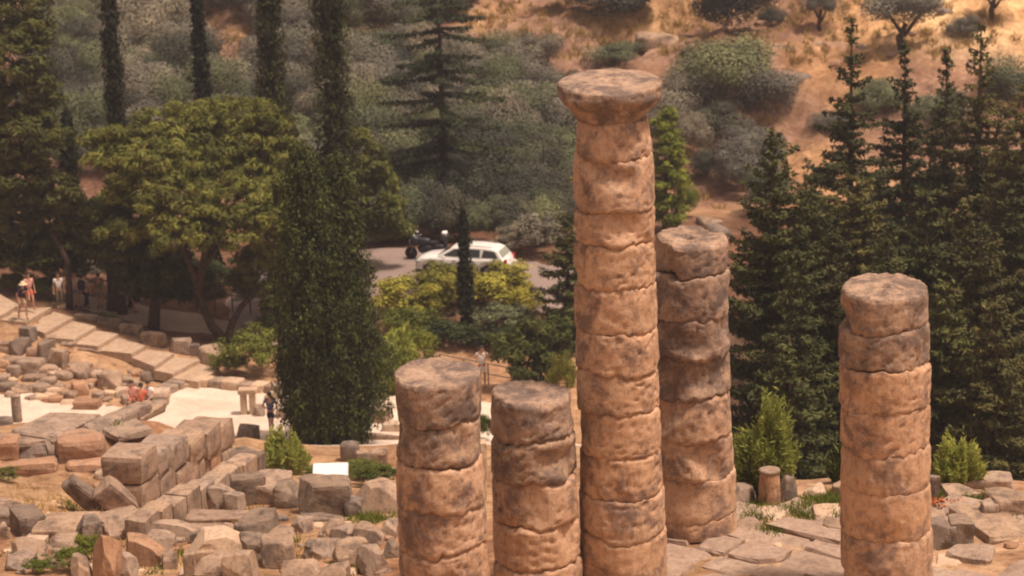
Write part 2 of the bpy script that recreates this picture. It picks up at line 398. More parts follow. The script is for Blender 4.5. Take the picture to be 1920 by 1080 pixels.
def strip(name, pts_px, z, mat, lift=.05, step=.4, kind='structure', thick=None, follow=True):
    """flat sheet laid over the terrain inside the polygon given by picture points at height z"""
    P = np.array([on_z(x, y, z)[:2] if not isinstance(z, (list, tuple)) else on_z(x, y, z[i])[:2] for i, (x, y) in enumerate(pts_px)])
    # boundary wobble
    x0, y0 = P.min(0); x1, y1 = P.max(0)
    xs = np.arange(x0, x1+step, step); ys = np.arange(y0, y1+step, step)
    X, Y = np.meshgrid(xs, ys); q = np.stack([X.ravel(), Y.ravel()], 1)
    wq = q+.25*np.stack([fnoise(q, 21, .25, 2), fnoise(q, 22, .25, 2)], 1)
    ins = np.zeros(len(q), bool); n = len(P)
    for i in range(n):
        a, b = P[i], P[(i+1) % n]
        cnd = ((a[1] > wq[:, 1]) != (b[1] > wq[:, 1]))
        xi = (b[0]-a[0])*(wq[:, 1]-a[1])/(b[1]-a[1]+1e-12)+a[0]
        ins ^= cnd & (wq[:, 0] < xi)
    ins = ins.reshape(X.shape); nx = len(xs)
    Zg = terr(X.ravel(), Y.ravel())+lift
    V = np.stack([X.ravel(), Y.ravel(), Zg], 1); Fc = []
    for j in range(len(ys)-1):
        for i in range(nx-1):
            if ins[j, i] and ins[j, i+1] and ins[j+1, i] and ins[j+1, i+1]:
                k = j*nx+i; Fc.append([k, k+1, k+nx+1, k+nx])
    Fc = np.array(Fc)
    cnt = np.bincount(Fc.ravel(), minlength=len(V)); bd = np.where((cnt > 0) & (cnt < 4))[0]
    wob = wq-q
    for k in bd:
        p = wq[k]; best = 9e9
        for i in range(n):
            a, b = P[i], P[(i+1) % n]; t_ = np.clip(((p-a)@(b-a))/((b-a)@(b-a)+1e-9), 0, 1); c_ = a+t_*(b-a); d_ = np.hypot(*(c_-p))
            if d_ < best: best, bp = d_, c_
        if best < step*1.5: V[k, :2] = bp-wob[k]
    V[bd, 2] = terr(V[bd, 0], V[bd, 1])+.01
    u, inv = np.unique(Fc, return_inverse=True)
    o = mesh(name, V[u], inv.reshape(Fc.shape), mat, smooth=True); o['kind'] = kind; return o
strip('plaza', [(-250, 742), (150, 752), (215, 762), (292, 758), (305, 738), (335, 722), (372, 718), (530, 732), (640, 745), (760, 742), (1000, 760), (1100, 900), (640, 900), (380, 880), (-250, 860)], -12, M['plaza'], .07)
strip('road', [(430, 492), (700, 463), (860, 470), (1020, 497), (1250, 520), (1250, 580), (1010, 560), (980, 530), (700, 545), (430, 560)], -10.4, M['road'], .06)
strip('footpath', [(-300, 535), (20, 545), (110, 560), (190, 566), (320, 576), (420, 590), (560, 605), (700, 615), (700, 632), (520, 628), (420, 612), (300, 606), (180, 600), (100, 578), (0, 560), (-300, 545)], -11.5, M['path'], .06)
# ------------------------------------------------------------------ stones
def stone_verts(n, seed, rnd=.15, amp=.06, cut=0, stretch=1.0):
    """unit block (-.5...5) with rounded worn edges"""
    r = np.random.default_rng(seed); g = np.linspace(-1, 1, n+1); idx = {}; V = []; Fs = []
    def vid(p):
        k = tuple(np.round(p, 4))
        if k not in idx: idx[k] = len(V); V.append(p)
        return idx[k]
    for ax in range(3):
        for s in (-1, 1):
            for i in range(n):
                for j in range(n):
                    q = []
                    for a, b in ((i, j), (i+1, j), (i+1, j+1), (i, j+1)):
                        p = np.zeros(3); p[ax] = s; p[(ax+1) % 3] = g[a]; p[(ax+2) % 3] = g[b]; q.append(vid(p))
                    Fs.append(q if s > 0 else q[::-1])
    V = np.array(V)
    L = np.linalg.norm(V, axis=1, keepdims=True); S = V/L
    a = V*(1-rnd)+S*rnd*1.25
    # chamfer edges
    srt = np.sort(np.abs(V), axis=1); e = np.clip((srt[:, 1]-.8)/.2, 0, 1)
    a *= (1-(.03+rnd*.14)*e)[:, None]
    a *= (1+amp*fnoise(V*.5, seed+1, .8, 3))[:, None]
    a += amp*.8*np.stack([fnoise(V*.5, seed+k, .6, 2) for k in (2, 3, 4)], 1)
    for _ in range(cut):
        d = r.normal(size=3); d[2] = abs(d[2])*.7; d /= np.linalg.norm(d); lim = .72+.25*r.random()
        t_ = a@d; lim = lim*(1 if cut < 3 else 1.0); ov = np.maximum(t_-lim, 0); a = a-ov[:, None]*d
    return a*.5, Fs
_seed = [100]
def sd_(): _seed[0] += 7; return _seed[0]
GRP = {}
def block(x, yb, wpx, hpx, d=.7, yaw=0, mat='stone', rnd=.12, amp=.05, cut=1, tilt=(0, 0), n=5, name='stone_block', look=None, cat='stone block',
          sink=.06, group=None, Z=None, z=None, label=None, lift=0):
    if z is not None: g = on_z(x, yb, z); Zc = proj(g)[2]
    else: g, Zc = ground(x, yb)
    W = wpx*Zc/F; H = hpx*Zc/F/.966+sink
    V, Fs = stone_verts(n, sd_(), rnd, amp, cut)
    V = V*np.array([W, d, H])
    V[:, 2] += H/2
    o = mesh(name, V, Fs, M[mat], smooth=(rnd > .3))
    yw = R_(yaw); back = d/2
    o.location = (g[0], g[1]+back*.9, g[2]-sink+lift)
    o.rotation_euler = (R_(tilt[0]), R_(tilt[1]), yw)
    tag(o, label or look or 'weathered stone block', cat, group, auto=None if label else (x, yb))
    return o
# ------------------------------------------------------------------ columns
def drum_mesh(h, r0, r1, seed, ero=.05, wav=.03, flute=0.0, top=None, bottom_wave=None, nth=112, nz=24, rough=.024, dip=None, phase=0):
    r = np.random.default_rng(seed); th = np.arange(nth)/nth*2*math.pi
    V = []; zz = np.linspace(0, 1, nz+1); zz = .5-.5*np.cos(zz*math.pi)*(.6)-.5*(1-2*zz)*.4
    cs = np.stack([np.cos(th), np.sin(th)], 1)
    def ring(sd, k, o=2): return .6*fnoise(cs*.5, sd, k, o)+.75*np.abs(fnoise(cs*.5, sd+40, k*4.5, 3))
    et = ero*(.55+.9*ring(seed+1, .8)); eb = ero*(.55+.9*ring(seed+2, .8)); et = np.maximum(et, .006); eb = np.maximum(eb, .006)
    wt = wav*ring(seed+3, .5); 
    for z in zz:
        R = r0+(r1-r0)*z+.005*math.sin(z*math.pi)
        dt = (1-z)*h; db = z*h
        Rr = R - .75*et*np.clip(1-dt/.06, 0, 1)**1.1 - .95*eb*np.clip(1-db/.07, 0, 1)**1.1
        P3 = np.stack([cs[:, 0]*R, cs[:, 1]*R, np.full(nth, z*h)], 1)
        nn = fnoise(P3, seed+5, .6, 3); n2 = fnoise(P3, seed+6, 2.6, 3)
        Rr = Rr + rough*.7*nn + rough*.35*n2 - flute*np.abs(np.cos(10*th+phase))
        pit = fnoise(P3, seed+15, 4.2, 2); Rr = Rr - (.030 if flute < .01 else .008)*np.clip(pit-.42, 0, 1)*2
        # broken scars
        sc_ = fnoise(P3, seed+9, .42, 2); Rr = Rr - np.clip(sc_-.42, 0, 1)*.14*(ero/.05)
        zc = z*h + wt*np.clip((z-.5)*2, 0, 1)
        if bottom_wave is not None: zc = zc + bottom_wave*np.clip((.5-z)*2, 0, 1)
        V.append(np.stack([cs[:, 0]*Rr, cs[:, 1]*Rr, zc], 1))
    Fs = []
    n = nz+1
    for i in range(nz):
        for j in range(nth):
            k = (j+1) % nth; Fs.append([i*nth+j, i*nth+k, (i+1)*nth+k, (i+1)*nth+j])
    V = np.concatenate(V)
    cur = n-1; base = len(V); rings = [.93, .78, .6, .42, .26, .14, .10, .085]; last = V[-nth:]
    ex = []
    for q in rings:
        P = last.copy(); P[:, :2] *= q
        up = .012+.03*fnoise(P, seed+12, .8, 3)
        hz = h+up*(1.3-q)*1.5+wt*q
        if dip: hz = hz - dip*np.clip(1-q/.9, 0, 1)
        if q < .12: hz = hz-.16*(.12-q)/.035*1.2
        P[:, 2] = hz; ex.append(P)
    V = np.concatenate([V]+ex)
    if dip: V[:, 2] += .075*V[:, 1]*np.clip((V[:, 2]/h-.55)/.4, 0, 1)
    for a in range(len(rings)):
        o0 = (n-1+a)*nth; o1 = o0+nth
        for j in range(nth):
            k = (j+1) % nth; Fs.append([o0+j, o0+k, o1+k, o1+j])
    Fs.append([(n-1+len(rings))*nth+j for j in range(nth)]); Fs.append(list(range(nth))[::-1])
    return V, Fs, wt
def column(pxb, Zb, joints, widths, cxs, label, seed, capital=False, topdark=2, ero=None, flutes=()):
    """joints: picture rows of the front of each joint from the top down (first = rim of the top, last = base)"""
    # base at z=0
    py = 1000.0
    for _ in range(20):
        p = unproj(pxb, py, Zb); d = p[2]; py += d*F/Zb*.9
    X, Y = p[0], p[1]
    r_b = widths[-1]*Zb/F/2
    root = thing('ancient_column', (X, Y, 0), label, 'column', 'standing temple columns')
    def zf(row, w_):  # front face point at that row
        rr = w_*Zb/F/2; return z_at(X, Y-rr, row)
    zs = [zf(j, wd) for j, wd in zip(joints, widths)]; zs[-1] = 0.0
    n = len(joints)-1; prev = None
    for i in range(n-1, -1, -1):
        h = zs[i]-zs[i+1]; r0 = widths[i+1]*Zb/F/2; r1 = widths[i]*Zb/F/2
        zc = (zs[i]+zs[i+1])/2
        # horizontal centre of this drum so that it shows at the picture column measured
        cpx = (cxs[i]+cxs[i+1])/2; tgt = cpx
        x_ = X
        for _ in range(6):
            q = proj((x_, Y, zc)); x_ += (tgt-q[0])*q[2]/F
        er = ero[i] if ero else .05
        fl = .014 if i in flutes else .003
        top = (i == 0)
        jr = random.Random(seed+i); kj = 1+jr.uniform(-.028, .018)*(.3 if fl > .01 else 1)
        V, Fs, wt = drum_mesh(h, r0*kj, r1*(kj+jr.uniform(-.015, .01)), seed+i*13, er*jr.uniform(.7, 1.7), .10 if not top else .045, fl, bottom_wave=prev, dip=.03 if top and not capital else None)
        prev = wt
        o = mesh('drum', V, Fs, M['column_top'] if i < topdark else M['column'], root, smooth=True, loc=(x_-X, 0, zs[i+1]+.001))
        if top: topx = x_
    if capital:
        ztop, zneck = capital[0], zs[0]
        H = z_at(X, Y-1.0, ztop)-zneck
        prof = [(.0, .66), (.04, .685), (.10, .70), (.17, .735), (.26, .785), (.35, .84), (.44, .90), (.52, .95), (.59, .99), (.64, 1.01), (.70, 1.022), (.76, 1.025), (.83, 1.025), (.90, 1.025), (.97, 1.02), (.995, 1.005), (1.0, .97)]
        pblk = [.66, .685, .70, .74, .83, .95, 1.0, 1.015]+[1.02]*9
        nth = 110; th = np.arange(nth)/nth*2*math.pi; cs = np.stack([np.cos(th), np.sin(th)], 1); rows = []
        lump = fnoise(cs*.5, 901, .8, 3)
        for pi_, (t_, rr0) in enumerate(prof):
            wb = np.clip((cs[:, 0]-.15)/.5, 0, 1)*np.clip(1.1-np.abs(cs[:, 1]), 0, 1); rb_ = pblk[pi_] if pi_ < 15 else rr0
            rr = rr0*(1-wb)+rb_*wb
            P3 = np.stack([cs[:, 0], cs[:, 1], np.full(nth, t_*H)], 1)
            R = rr*(1+.035*fnoise(P3, 900, .6, 4)+.02*lump*(t_ > .4))-.03*np.clip(fnoise(P3, 905, 1.4, 3)-.1, 0, 1)*(t_ > .2)-.05*np.clip(fnoise(P3, 906, 3.5, 2)-.3, 0, 1)
            zt = t_*H+(.035*lump*np.clip(t_-.5, 0, 1)*2)
            if prev is not None: zt = zt+prev.repeat(2)[:nth]*0
            rows.append(np.stack([cs[:, 0]*R, cs[:, 1]*R, zt], 1))
        for q in (.9, .75, .55, .35, .2, .12, .08, .07):
            P = rows[len(prof)-1].copy(); P[:, :2] *= q
            P[:, 2] = H*1.0+.02+.03*fnoise(P, 910, .9, 3)+.03*lump*q-(.10 if q < .1 else 0); rows.append(P)
        V = np.concatenate(rows); V[:, 2] += .085*V[:, 1]*np.clip((V[:, 2]/H-.45)/.5, 0, 1); Fs = []
        for a in range(len(rows)-1):
            for j in range(nth):
                k = (j+1) % nth; Fs.append([a*nth+j, a*nth+k, (a+1)*nth+k, (a+1)*nth+j])
        Fs.append([(len(rows)-1)*nth+j for j in range(nth)]); Fs.append(list(range(nth))[::-1])
        x_ = X
        for _ in range(6):
            q = proj((x_, Y, zneck+H*.6)); x_ += (capital[1]-q[0])*q[2]/F
        mesh('capital', V, Fs, M['column_top'], root, smooth=True, loc=(x_-X, 0, zneck+.002))
    return root
column(831, 48.2, [724, 808, 886, 970, 1052, 1135, 1215], [157, 154, 157, 165, 170, 174, 176], [822, 822, 824, 828, 831, 834, 836],
       'shortest-looking worn column drum stack with rounded top, leftmost of the temple columns', 300, topdark=2, ero=[.05, .07, .05, .05, .05, .04])
column(1006, 50.0, [758, 835, 916, 1000, 1078, 1160], [150, 156, 158, 162, 164, 168], [995, 999, 1002, 1005, 1007, 1010],
       'broken column with a jagged top, second from the left, beside the capital column', 420, topdark=2, ero=[.07, .06, .05, .05, .05])
column(1168, 50.5, [236, 306, 404, 472, 553, 633, 713, 790, 868, 944, 1022, 1102], [134, 140, 148, 147, 147, 150, 153, 156, 158, 160, 163, 166],
       [1150, 1152, 1152, 1152, 1153, 1156, 1158, 1160, 1163, 1165, 1168, 1170],
       'tallest column, the only one that still carries its round flared capital', 505, capital=(170, 1142), topdark=0, ero=[.05]*11, flutes=(10,))
column(1306, 53.2, [463, 528, 610, 682, 757, 836, 908, 988, 1057], [142, 146, 148, 148, 146, 154, 156, 158, 162], [1293, 1292, 1293, 1294, 1292, 1295, 1300, 1303, 1306],
       'eroded column standing behind and right of the capital column', 660, topdark=4, ero=[.09, .05, .08, .06, .06, .05, .03, .02], flutes=(6, 7))
column(1663, 48.9, [560, 632, 706, 786, 862, 938, 1022, 1100, 1172], [157, 161, 163, 163, 164, 165, 168, 170, 172], [1658, 1658, 1659, 1659, 1659, 1660, 1661, 1663, 1665],
       'flat-topped column standing alone at the far right, before the dark firs', 820, topdark=2, ero=[.05, .08, .04, .03, .05, .02, .03, .02], flutes=(4, 5, 6, 7))
# ------------------------------------------------------------------ foliage
def leaves(C, n_per, rad, size, seed, aspect=.5, up=.25, out=.8, shell=.55, tdir=None, tvar=.35, ctint=None, asp_up=0.0):
    """C (K,3) puff centres, rad (K,3) puff radii -> quads of leaf size"""
    r = np.random.default_rng(seed); K = len(C); n_per = np.broadcast_to(n_per, (K,)).astype(int)
    id_ = np.repeat(np.arange(K), n_per); n = len(id_)
    d = r.normal(size=(n, 3)); d /= np.linalg.norm(d, axis=1, keepdims=True)
    q = (shell+(1.08-shell)*r.random(n))[:, None]
    P = C[id_]+d*q*rad[id_]
    nr = d*out+r.normal(size=(n, 3))*.55; nr[:, 2] += up; nr /= np.linalg.norm(nr, axis=1, keepdims=True)
    a = r.normal(size=(n, 3))
    if tdir is not None: a = a*.35+np.array(tdir)
    if asp_up: a[:, 2] += asp_up
    a -= (a*nr).sum(1, keepdims=True)*nr; a /= np.linalg.norm(a, axis=1, keepdims=True)+1e-9
    b = np.cross(nr, a)
    s = (size*(.6+.8*r.random(n)))[:, None]
    V = np.stack([P-a*s, P+b*s*aspect, P+a*s, P-b*s*aspect], 1).reshape(-1, 3)
    ct = r.random(K) if ctint is None else ctint
    tint = np.clip(ct[id_]*(1-tvar)+r.random(n)*tvar, 0, 1)
    return V, tint
def leafobj(name, parts, mat, parent, loc=None):
    V = np.concatenate([p[0] for p in parts]); t_ = np.concatenate([p[1] for p in parts])
    Fc = np.arange(len(V)).reshape(-1, 4)
    return mesh(name, V, Fc, mat, parent, attr=t_, loc=loc)
def cypress_leaves(h, r, seed, z0=.4, dens=11.0, size=.07, tp=.62, pk=1.0, kk=None):
    rg = np.random.default_rng(seed); K = int(2*math.pi*r*h*dens); t_ = rg.random(K)**.92; th = rg.random(K)*2*math.pi
    z = z0+(h-z0)*t_
    R = r*np.clip((1-t_)**tp*1.32, 0, 1)*np.clip(.62+t_*2.4, 0, 1)
    R = R*(1+.16*fnoise(np.stack([np.cos(th)*1.2, np.sin(th)*1.2, z*.45], 1), seed+1, .8, 2))
    q = .72+.3*rg.random(K)
    C = np.stack([np.cos(th)*R*q, np.sin(th)*R*q, z], 1)
    pr = np.stack([.10+.14*rg.random(K)**2]*3, 1)*(.6+.5*min(r, 1.4))*pk; pr[:, 2] *= 1.9; C += rg.normal(size=(K, 3))*np.array([1, 1, 0])*.05*(rg.random((K, 1)) < .15)*3
    k = kk or (20 if r > 1.2 else 15)
    a = leaves(C, k, pr, size, seed+2, aspect=.42, up=.25, out=1.7, shell=.55, tdir=(0, 0, 1.3), ctint=rg.random(K)**1.4, tvar=.2)
    Ki = K//2; t2 = rg.random(Ki); z2 = z0+(h-z0)*t2*.97; th2 = rg.random(Ki)*6.283; R2 = r*np.clip((1-t2)**.62*1.3, 0, 1)*.55*rg.random(Ki)
    C2 = np.stack([np.cos(th2)*R2, np.sin(th2)*R2, z2], 1)
    b = leaves(C2, 12, np.full((Ki, 3), .28*r+.06), size*2.0, seed+3, ctint=rg.random(Ki)*.15, tvar=.15, aspect=.7)
    return [a, b]
def fir_leaves(h, R, seed, z0=.06, sp=.42, droop=.15, dens=60, size=.105, irr=.25, power=.85, upturn=.25):
    rg = np.random.default_rng(seed); C = []; Rd = []; T_ = []; tubes = []
    z = h*z0
    while z < h*.985:
        t_ = z/h; L0 = R*(1-t_)**power+.10
        nb = 8 if t_ < .8 else 5; a0 = rg.random()*6.28
        for k in range(nb):
            if rg.random() < .12: continue
            az = a0+k*6.283/nb+rg.normal()*.25; L = L0*(1+irr*rg.normal()*.9); L = max(L, .15)
            zz = z+rg.normal()*sp*.25
            m_ = max(3, int(L/.16)); s = (np.arange(m_)+.5)/m_
            dz = -droop*L*(s**1.0)+upturn*L*(s**2.4)+(.15*(t_ > .8))*s*L
            wd = .05+.26*L*np.clip(1-np.abs(s-.55)*1.35, 0.1, 1)*.75
            c = np.stack([np.cos(az)*L*s, np.sin(az)*L*s, zz+dz], 1)
            c[:, :2] += rg.normal(size=(m_, 2))*.04
            tt = rg.random()
            C.append(c); Rd.append(np.stack([wd, wd, .05+.04*rg.random(m_)+.06*wd], 1)); T_.append(np.full(m_, tt))
            if L > .9: tubes.append((zz, az, L, -droop+upturn))
        z += sp*(.75+.5*rg.random())*(1.15 if t_ < .5 else .9)
    C = np.concatenate(C); Rd = np.concatenate(Rd); T_ = np.concatenate(T_)
    n = np.clip((Rd[:, 0]*dens).astype(int)+4, 4, 26)
    a = leaves(C, n, Rd, size, seed+1, aspect=.30, up=.75, out=.4, shell=.1, ctint=T_, tvar=.25)
    # hanging sprays below
    C2 = C.copy(); C2[:, 2] -= .10; Rd2 = Rd*.8; Rd2[:, 2] += .08
    b = leaves(C2, np.maximum(n//3, 2), Rd2, size, seed+2, aspect=.35, up=-.2, shell=.2, ctint=T_*.5)
    return [a, b], tubes
def trunk(name, pts, rad, parent, mat='bark', seg=8, limbs=()):
    b = MB(); b.tube(pts, rad, seg)
    for lp, lr in limbs: b.tube(lp, lr, 6)
    return b.obj(name, M[mat], parent, smooth=True)
def top_place(px, pyt, Z):
    p = unproj(px, pyt, Z); return p[0], p[1], p[2], T(p[0], p[1])
def cypress(px, pyt, Z, wpx, label, seed, mat='cypress_far', group='slender cypresses', dens=9.0, zb=None):
    x, y, zt, zb = top_place(px, pyt, Z); h = zt-zb; r = wpx*Z/F/2
    t_ = thing('cypress_tree', (x, y, zb), label, 'cypress', group)
    leafobj('crown', cypress_leaves(h, r, seed, dens=dens), M[mat], t_)
    trunk('trunk', [(0, 0, -.3), (0, 0, h*.5), (0, 0, h*.9)], [max(.14, r*.22), .1, .03], t_)
    return t_
cypress(190, -175, 111, 52, 'tall slim dark cypress at the far left, its top cut by the photo edge', 1010)
cypress(367, -28, 118, 50, 'slim cypress with its pointed tip near the photo top, second of the row', 1020)
cypress(491, -200, 116, 74, 'broad dark green cypress behind the big pine crown, third of the row', 1030, 'cypress')
cypress(600, -330, 108, 84, 'tall cypress right behind the twin-topped cypress, fourth of the row', 1040, 'cypress')
cypress(124, 205, 119, 54, 'small dark cypress in front of the brownish pine at the far left', 1050)
cypress(868, 395, 108.8, 31, 'thin young cypress standing in front of the white car', 1060, group=None, dens=16)
cypress(1834, 285, 84, 34, 'thin dark cypress top among the firs at the far right', 1070, group=None, dens=12)
# the big twin-topped cypress by the plaza
def big_cypress():
    g = on_z(612, 852, -12); x, y = g[0], g[1]; zb = T(x, y); Z = proj((x, y, zb))[2]
    h = z_at(x, y, 278)-zb; k = Z/F
    t_ = thing('cypress_tree', (x, y, zb), 'bushy dark green cypress with twin tops beside the pale plaza', 'cypress')
    parts = []
    for (dx, dy, hh, rr, sd, z0, tp_) in ((-16*k, -.4, h, 62*k, 1101, .9, .42), (46*k, .2, h*.955, 56*k, 1102, .9, .42), (8*k, -.3, h*.86, 76*k, 1103, .35, .40), (12*k, .4, h*.78, 92*k, 1104, .3, .45), (16*k, .2, h*.60, 106*k, 1105, .3, .42)):
        for V, tt in cypress_leaves(hh, rr, sd, z0=z0, dens=7.5, size=.068, tp=tp_, pk=1.4, kk=28):
            V = V+np.array([dx, dy, 0]); parts.append((V, tt))
    leafobj('crown', parts, M['cypress_near'], t_)
    trunk('trunk', [(0, 0, -.3), (.02, 0, .8), (0, 0, h*.6)], [.34, .26, .1], t_)
big_cypress()
# firs: a few source trees, each placed tree has its own copy
def fir(px, pyt, Z, wpx, label, seed, mat='fir', group=None, kind='fir_tree', power=.85, droop=.15, sp=.42, irr=.25, z0=.06, upturn=.25, base=None, rad=1.0):
    x, y, zt, zb = top_place(px, pyt, Z)
    h = zt-zb; R = wpx*Z/F/2
    t_ = thing(kind, (x, y, zb), label, 'fir tree', group)
    parts, tubes = fir_leaves(h, R, seed, z0=z0, droop=droop, sp=sp, irr=irr, power=power, upturn=upturn)
    leafobj('crown', parts, M[mat], t_)
    limbs = [([(0, 0, zz), (math.cos(a)*L*.5, math.sin(a)*L*.5, zz-droop*L*.4), (math.cos(a)*L*.85, math.sin(a)*L*.85, zz+(u-.02)*L*.7)], [.05, .03, .012]) for zz, a, L, u in tubes[::2]]
    trunk('trunk', [(0, 0, -.3), (0, 0, h*.5), (0, 0, h*.98)], [.10+.012*h, .05+.006*h, .02], t_, limbs=limbs)
    return t_
G_ = 'dark firs behind the far right column'
fir(1450, 222, 80, 330, 'nearest dark fir, with a pointed top, right of the eroded column', 2001, 'fir', G_, power=.75, upturn=.35)
fir(1597, 34, 95, 300, 'tall fir with loose stepped branches and a thin bare tip, left among the tallest firs', 2002, 'fir', G_, power=.95, sp=.6, irr=.35)
fir(1698, 82, 99, 270, 'tall fir just right of the fir with the bare tip', 2003, 'fir', G_, power=.95, sp=.55)
fir(1776, 88, 101, 170, 'narrow dark fir between two wider firs at the upper right', 2004, 'fir', G_, power=.85, sp=.42)
fir(1840, 34, 98, 300, 'tall fir with a tufted tip at the upper right, against the yellow slope', 2005, 'fir_brown', G_, power=.95, sp=.5, irr=.3)
fir(1925, 150, 94, 300, 'fir cut by the right edge of the photo', 2006, 'fir_brown', G_, power=.7)
fir(1530, 330, 84, 260, 'lower fir filling the gap left of the flat-topped column', 2007, 'fir', G_, power=.7)
fir(1610, 300, 88, 260, 'middle fir whose crown rises directly behind the flat-topped column', 2008, 'fir_brown', G_, power=.7)
fir(1740, 350, 84, 280, 'broad fir just right behind the flat-topped column', 2009, 'fir', G_, power=.7)
fir(1815, 365, 80, 300, 'broad brownish fir low at the right, nearest behind the shrub and slabs', 2010, 'fir_brown', G_, power=.68, upturn=.4)
fir(1905, 340, 82, 300, 'broad fir low at the right photo edge', 2011, 'fir', G_, power=.68)
fir(1665, 420, 79, 240, 'short dark fir hidden mostly behind the flat-topped column', 2012, 'fir', G_, power=.68)
fir(1500, 470, 77, 240, 'short fir at the foot of the nearest fir, left of the flat-topped column', 2013, 'fir', G_, power=.7)
for i_, (px_, py_, w_, lb_) in enumerate(((1525, 300, 190, 'fir far behind, showing between the nearest fir and the bare-tipped fir'), (1650, 290, 200, 'fir far behind, between the bare-tipped fir and its right neighbour'), (1745, 250, 180, 'fir far behind, left of the narrow dark fir'), (1890, 215, 220, 'fir far behind, at the upper right edge under the tufted fir'), (1560, 430, 220, 'low fir in front of the bare-tipped fir, left of the flat-topped column'), (1770, 520, 240, 'low fir in shade right behind the flat-topped column'), (1870, 560, 260, 'low fir in shade near the right photo edge'), (1480, 620, 200, 'lowest small fir above the little column stump'))):
    fir(px_, py_, (109, 108, 110, 107, 80, 76, 75, 74)[i_], w_, lb_, 2100+i_*3, 'fir' if i_ % 2 else 'fir_brown', G_, power=.66, irr=.3)
fir(818, -95, 125, 300, 'tall open fir with bare lower trunk behind the motorcycle', 2014, 'fir_pale', None, power=.62, sp=.95, irr=.42, droop=.22, upturn=.10, z0=.16)
fir(1062, 405, 108, 150, 'dark fir partly hidden behind the left side of the capital column', 2015, 'fir', None, power=.7)
# pines: crown given as lobes
def pine(base, lobes, Z0, label, seed, mat='pine', limbs=(), group=None, zs=1.0, size=.17, dens=1.0, r0=.24, name='pine_tree', cat='pine', pf=.42, squash=.52, nper=46):
    """base = picture point and height on the ground or (x,y); lobes = (px,py,rx,ry,dz)"""
    g, Zg = ground(*base) if len(base) == 2 else (np.array([base[0], base[1], T(base[0], base[1])]), proj((base[0], base[1], T(base[0], base[1])))[2])
    t_ = thing(name, g, label, cat, group)
    rg = np.random.default_rng(seed); C = []; Rd = []; ct = []
    for px, py, rx, ry, dz in lobes:
        Z = Zg+dz; c = unproj(px, py, Z)-g; ax = rx*Z/F; az = ry*Z/F; ay = (ax+az)/2*zs
        K = int(dens*(ax*az+ax*ay+az*ay)*4.2/ (pf*2)**2*1.6)+3
        d = rg.normal(size=(K, 3)); d /= np.linalg.norm(d, axis=1, keepdims=True); q = (.45+.55*rg.random(K)**.5)[:, None]
        C.append(c+d*q*np.array([ax, ay, az])); rr = pf*(.6+.8*rg.random(K))
        Rd.append(np.stack([rr, rr, rr*squash], 1)); ct.append(rg.random(K))
    C = np.concatenate(C); Rd = np.concatenate(Rd); ct = np.concatenate(ct)
    a = leaves(C, (nper*(Rd[:, 0]/pf)**2).astype(int)+6, Rd, size, seed+1, aspect=.28, up=.5, out=1.25, shell=.4, ctint=ct, tvar=.25)
    leafobj('crown', [a], M[mat], t_)
    if limbs is not None:
        def wp(l):
            return [unproj(px, py, Zg+dz)-g for px, py, dz in l]
        L = [(wp(l), list(np.linspace(r0*s0, r0*s1, len(l)))) for l, s0, s1 in limbs]
        b = MB()
        for p_, r_ in L: b.tube(p_, r_, 8)
        b.obj('trunk', M['bark'], t_, smooth=True)
    return t_
pine((424, 642), [(200, 300, 42, 18, -.5), (550, 300, 34, 34, .5), (235, 430, 50, 26, -1.5), (250, 262, 75, 30, 0), (330, 235, 90, 42, 1), (430, 225, 95, 40, 2), (505, 235, 52, 36, 0), (300, 310, 95, 46, -1.5), (400, 300, 100, 50, 0), (490, 290, 70, 50, 0),
   (250, 350, 50, 34, -1), (330, 375, 80, 46, -2.5), (425, 375, 90, 48, -2.5), (510, 370, 60, 50, -1), (340, 440, 75, 36, -3), (455, 425, 80, 44, -3), (520, 450, 40, 50, -1.5),
   (480, 510, 55, 50, 1.5), (515, 570, 34, 42, 1.5), (400, 205, 40, 20, 2), (190, 262, 40, 20, 1)], 112,
   'large bright green pine with a forked V-shaped trunk left of the twin-topped cypress', 3001, 'pine',
   limbs=[([(424, 642, 0), (398, 612, 0), (378, 570, 0), (366, 520, 0), (345, 470, -.5), (325, 420, -1)], 1.0, .35), ([(424, 642, 0), (436, 605, .2), (452, 575, .4), (485, 540, .8)], .85, .4),
          ([(372, 545, 0), (385, 470, 0), (380, 400, 0), (400, 320, 0), (410, 260, 1)], .8, .2), ([(366, 520, 0), (430, 440, 0), (480, 380, 0)], .5, .2)])
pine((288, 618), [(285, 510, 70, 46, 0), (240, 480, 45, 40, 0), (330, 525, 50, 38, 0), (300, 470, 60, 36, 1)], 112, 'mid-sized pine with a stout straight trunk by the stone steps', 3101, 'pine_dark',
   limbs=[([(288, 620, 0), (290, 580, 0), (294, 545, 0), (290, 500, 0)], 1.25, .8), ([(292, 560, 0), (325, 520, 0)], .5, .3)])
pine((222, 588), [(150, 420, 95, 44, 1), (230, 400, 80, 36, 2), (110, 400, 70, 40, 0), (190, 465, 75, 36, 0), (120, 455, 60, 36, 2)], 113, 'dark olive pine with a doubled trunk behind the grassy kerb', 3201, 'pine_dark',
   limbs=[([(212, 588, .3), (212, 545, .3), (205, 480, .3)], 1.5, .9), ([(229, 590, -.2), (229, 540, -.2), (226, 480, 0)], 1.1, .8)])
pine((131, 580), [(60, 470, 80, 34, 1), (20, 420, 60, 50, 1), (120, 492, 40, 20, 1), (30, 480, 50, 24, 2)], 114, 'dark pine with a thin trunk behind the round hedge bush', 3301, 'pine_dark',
   limbs=[([(131, 582, 0), (130, 540, 0), (126, 490, 0), (100, 440, 0)], .75, .5)])
